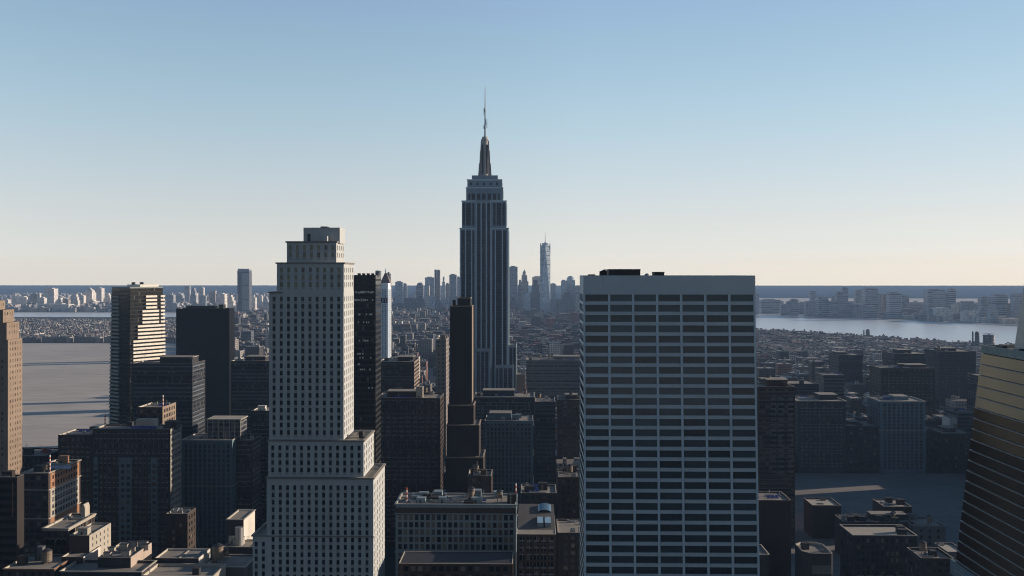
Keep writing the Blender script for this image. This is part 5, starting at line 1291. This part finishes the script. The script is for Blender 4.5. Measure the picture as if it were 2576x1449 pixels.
def shore_tank(name, label, l, r, top, Y, disc):
    x0, x1, z1 = X(l, Y), X(r, Y), Z(0, top, Y); cx, w = (x0 + x1) / 2, x1 - x0
    root = thing(name, label, 'tower', (cx, Y, 0))
    b = MB(); b.cyl(cx, Y + w / 2, 0, z1, w / 2, FDARK, n=18); b.build('wall', root)
    c = MB()
    if disc: c.cyl(cx, Y + w / 2, z1 + 0.01, z1 + 2, w * 0.52, DMETAL, n=18); c.cyl(cx, Y + w / 2, z1 + 2, z1 + 5, w * 0.1, DMETAL, 0.5, n=10); c.cyl(cx, Y + w / 2, z1 + 5, z1 + 6.2, w * 0.55, DMETAL, w * 0.1, n=18)
    else: c.cyl(cx, Y + w / 2, z1 + 0.01, z1 + 3, w * 0.35, DMETAL, n=10)
    c.build('tank_roof', root)
shore_tank('gas_holder', 'squat round storage tank on the near bank with a thin disc roof', 2480, 2508, 842, 2560, True)
shore_tank('chimney_tower', 'thin dark shaft standing on the near bank, left of the storage tank', 2446, 2450, 833, 2560, False)
shore_tank('chimney_tower', 'thicker dark shaft on the near bank beside the storage tank', 2455, 2466, 834, 2560, False)
shore_tank('chimney_tower', 'thin dark shaft on the near bank, below the far grey towers', 2172, 2175.5, 829, 3050, False)
shore_tank('chimney_tower', 'broader dark shaft on the near bank, left of a low dark shed', 2180, 2190, 828, 3050, False)

# ---------------------------------------------------------------- the field of low roofs
CITY = facade('city_blocks_skin', (1, 1, 1), floor=4.2, bay=4.0, fh=0.5, bw=0.5, attr=True)
PAL_M = [((0.07, 0.056, 0.05), 'dark brown'), ((0.075, 0.073, 0.075), 'dark grey'), ((0.16, 0.13, 0.11), 'brown'), ((0.30, 0.27, 0.24), 'tan'), ((0.30, 0.14, 0.10), 'brick red'), ((0.55, 0.51, 0.46), 'pale'), ((0.12, 0.13, 0.15), 'grey')]
WT = [6, 5, 3.5, 3.2, 2.2, 3.0, 2.5]
cr = random.Random(21)
def inpoly(x, y, P):
    c = False; j = len(P) - 1
    for i in range(len(P)):
        if (P[i][1] > y) != (P[j][1] > y) and x < (P[j][0] - P[i][0]) * (y - P[i][1]) / (P[j][1] - P[i][1]) + P[i][0]: c = not c
        j = i
    return c
def pxof(x, y):
    xc = x * math.cos(TH) + y * math.sin(TH); yc = -x * math.sin(TH) + y * math.cos(TH)
    return 1288 + FP * xc / yc
def pyof(x, y, z):
    return HY + FP * (CH - z) / (-x * math.sin(TH) + y * math.cos(TH))
def free(x0, x1, y0, y1, mg=6):
    for a in NEAR:
        if x0 < a[1] + mg and x1 > a[0] - mg and y0 < a[3] + mg and y1 > a[2] - mg: return False
    return True
lots = []
yb = 700.0; jb = 0
while yb < 4700:
    far = yb > 2300
    dy = 62 if not far else 70
    xb = -0.62 * yb - 300
    xb = math.floor(xb / 90) * 90
    while xb < 0.60 * yb + 80:
        x = xb + 4
        while x < xb + (74 if not far else 78):
            w = cr.uniform(13, 30) if not far else cr.uniform(14, 36)
            if x + w > xb + 80: w = xb + 80 - x
            if w > 9:
                for row in (0, 1):
                    d = cr.uniform(0.36, 0.47) * dy
                    y0 = yb + (0 if row == 0 else dy - d)
                    t = (yb - 700) / 4000.0
                    h = cr.gauss(30 - 12 * t, 8)
                    if cr.random() < 0.07: h *= cr.uniform(1.4, 2.0)
                    if 700 < yb < 1500: h = cr.gauss(27, 7)
                    lots.append((x, x + w, y0, y0 + d, max(9, h)))
            x += w + (0.05 if cr.random() < 0.8 else cr.uniform(2, 8))
        xb += 90 if cr.random() < 0.97 else 108
    yb += dy + (16 if cr.random() < 0.85 else 28)
keep = []
for x0, x1, y0, y1, h in lots:
    cx, cy = (x0 + x1) / 2, (y0 + y1) / 2
    if not inpoly(cx, cy, MANH) or not inpoly(x1 + 10, cy, MANH) or not free(x0, x1, y0, y1): continue
    px, pb = pxof(cx, cy), pyof(cx, cy, 0)
    if px < -40 or px > 2620: continue
    if px < 470 and cy < 2760: continue                           # the bare pale ground on the left
    if 1955 < px and cy < 1000: continue                          # the open plaza
    if px < 0 or cy < 760 and px < 700: continue
    if 1060 < px < 1100 and 1500 < cy < 2050: continue
    if px < 500 and cy > 3850: continue
    if px < 500: h = min(h, 17)
    if px > 1850 and cy > 1650: h *= 0.62
    if px > 1850 and cy > 2200: h = min(h, 13)
    if 1290 < px < 1470 and 4000 < cy < 4700 and cr.random() < 0.8: continue
    if 1000 < px < 1130 and 2450 < cy < 2700 and cr.random() < 0.7: continue
    keep.append((x0, x1, y0, y1, h))
# which of them show: hide-tests along the picture columns, from the front backwards
keep.sort(key=lambda k: k[2])
sky_ = [9999.0] * 330
def colspan(x0, x1, y0): return max(0, int(pxof(x0, y0) / 8)), min(329, int(pxof(x1, y0) / 8) + 1)
blk = sorted([(a[2], a, True) for a in NEAR] + [(k[2], k, False) for k in keep], key=lambda q: q[0])
vis = []
for y0, k, nr in blk:
    x0, x1 = k[0], k[1]; h = k[4]
    a, c = colspan(x0, x1, max(50, y0))
    if c <= a: 
        if not nr: vis.append((0, k))
        continue
    tp = pyof((x0 + x1) / 2, y0, h)
    s = sum(max(0, min(1449, sky_[i]) - tp) for i in range(a, c)) * 8 * min(1.0, (pxof(x1, y0) - pxof(x0, y0)) / (8.0 * (c - a)))
    if not nr: vis.append((s, k))
    for i in range(a, c): sky_[i] = min(sky_[i], tp)
vis.sort(key=lambda v: -v[0])
def lot_mesh(b, k, col, r):
    x0, x1, y0, y1, h = k
    rt = r.choice(((0.14, 0.13, 0.12), (0.24, 0.22, 0.2), (0.34, 0.31, 0.28), (0.48, 0.44, 0.40), (0.09, 0.09, 0.09))) if y0 < 2300 else r.choice(((0.07, 0.065, 0.06), (0.10, 0.095, 0.09), (0.14, 0.12, 0.11), (0.20, 0.18, 0.16), (0.24, 0.12, 0.09), (0.5, 0.46, 0.42)))
    b.box(x0, x1, y0, y1, 0, h, CITY, bottom=False, tint=col, ttop=rt)
    rc = tuple(min(0.55, 0.20 + 0.6 * c) for c in col)  # sunlit edges put into a lifted parapet colour
    if y0 < 2300: b.box(x0 - 0.3, x1 + 0.3, y0 - 0.3, y0 - 0.01, h - 0.9, h + 0.6, CITY, tint=rc)
    if y0 < 2300: b.box(x1 - 0.01, x1 + 0.3, y0, y1, h - 0.9, h + 0.6, CITY, tint=rc)
    for _ in range(r.choice((1, 1, 2, 3))):
        w, d = r.uniform(2.5, 6), r.uniform(2.5, 5)
        a, c = r.uniform(x0 + 0.5, max(x0 + 0.6, x1 - w - 0.5)), r.uniform(y0 + 0.5, max(y0 + 0.6, y1 - d - 0.5))
        b.box(a, a + w, c, c + d, h + 0.01, h + r.uniform(2.2, 5.5), CITY, bottom=False, tint=rc if r.random() < 0.6 else (0.4, 0.37, 0.33))
    if r.random() < 0.35:
        a, c, q = r.uniform(x0 + 2, x1 - 2), r.uniform(y0 + 2, y1 - 2), r.uniform(1.2, 2.0)
        zq = h + 3
        for k_ in range(8): pass
        b.box(a - q, a + q, c - q, c + q, zq, zq + 3.6, CITY, tint=(0.13, 0.10, 0.08))
        for sx in (-1, 1):
            b.box(a + sx * q * 0.8 - 0.15, a + sx * q * 0.8 + 0.15, c - 0.15, c + 0.15, h, zq - 0.01, CITY, tint=(0.05, 0.05, 0.05))
    if r.random() < 0.3:
        a, c = r.uniform(x0 + 1, x1 - 1), r.uniform(y0 + 1, y1 - 1)
        b.box(a - 0.3, a + 0.3, c - 0.3, c + 0.3, h, h + r.uniform(4, 9), CITY, tint=(0.35, 0.3, 0.26))
def where(px, y):
    if px < 560: return 'left of the black slab tower'
    if px < 690: return 'between the black slab and the stepped tower'
    if px < 1160: return 'between the lattice tower and the brown slab'
    if px < 1475: return 'between the spired tower and the grid-front tower'
    if px < 2250: return 'right of the grid-front tower'
    return 'near the dark striped tower'
rest = MB()
for i, (s, k) in enumerate(vis):
    col, nm = cr.choices(PAL_M, WT)[0]
    j = cr.uniform(0.8, 1.2); col = tuple(c * j for c in col)
    if i < 290:
        b = MB(); lot_mesh(b, k, col, cr)
        o = b.build('town_building', tint=True)
        px = pxof((k[0] + k[1]) / 2, k[2]); dist = 'near' if k[2] < 1400 else 'middle' if k[2] < 2200 else 'far'
        hh = 'tall' if k[4] > 42 else 'low' if k[4] < 22 else 'mid-height'
        tag(o, '%s %s building, %s roofs %s' % (hh, nm, dist, where(px, k[2])), 'building', '%s %s buildings, %s roofs %s' % (hh, nm, dist, where(px, k[2])))
    else:
        lot_mesh(rest, k, col, cr)
o = rest.build('town_roofs', tint=True); tag(o, 'dense field of small dark rooftops filling the middle distance', 'rooftops', None, 'stuff')
# low buildings on the two opposite banks
def bank(name, label, n, poly, yr, xr, hr, pal, seed):
    r = random.Random(seed); b = MB(); c = 0
    while c < n:
        y = yr[0] + (yr[1] - yr[0]) * r.random() ** 1.5; x = r.uniform(*xr)
        w, d, h = r.uniform(14, 60), r.uniform(14, 40), r.uniform(*hr)
        px = pxof(x, y)
        if px < -60 or px > 2640: c += 0.2; continue
        if not inpoly(x, y - 20, poly) or not inpoly(x - w, y - 20, poly) or not inpoly(x + w, y, poly): c += 0.05; continue
        col = r.choice(pal); j = r.uniform(0.8, 1.15)
        b.box(x, x + w, y, y + d, 0, h, CITY, bottom=False, tint=tuple(q * j for q in col))
        if r.random() < 0.5: b.box(x + w * 0.2, x + w * 0.5, y + 2, y + d * 0.6, h + 0.01, h + r.uniform(3, 8), CITY, bottom=False, tint=(0.45, 0.42, 0.4))
        c += 1
    tag(b.build(name, tint=True), label, 'buildings', None, 'stuff')
bank('bank_roofs', 'low pale buildings covering the far bank on the left', 1500, BROOK, (4960, 8600), (-5500, -1000), (8, 34), [(0.6, 0.54, 0.5), (0.72, 0.68, 0.64), (0.36, 0.30, 0.26), (0.2, 0.2, 0.22), (0.5, 0.46, 0.45)], 5)
bank('bank_roofs', 'low grey and beige buildings covering the far bank on the right', 1300, JERS, (2900, 6000), (1300, 4200), (8, 30), [(0.34, 0.34, 0.35), (0.55, 0.48, 0.43), (0.25, 0.25, 0.27), (0.66, 0.58, 0.52)], 6)

# ---------------------------------------------------------------- the blue air between
def haze():
    m = bpy.data.materials.new('haze_air'); m.use_nodes = True
    t = m.node_tree; t.nodes.clear(); q = NT(t)
    v = q.n('ShaderNodeVolumePrincipled'); v.inputs['Color'].default_value = (0.33, 0.50, 0.78, 1)
    v.inputs['Density'].default_value = 0.000072
    v.inputs['Anisotropy'].default_value = 0.0
    o = q.n('ShaderNodeOutputMaterial'); q.l(v.outputs[0], o.inputs['Volume'])
    b = MB(); n = 96; b.prism([(19300 * math.cos(2 * math.pi * i / n), 19300 * math.sin(2 * math.pi * i / n)) for i in range(n)], -8, 460, m)
    tag(b.build('haze'), 'thin blue haze filling the air over the whole city', 'haze', None, 'stuff')
haze()
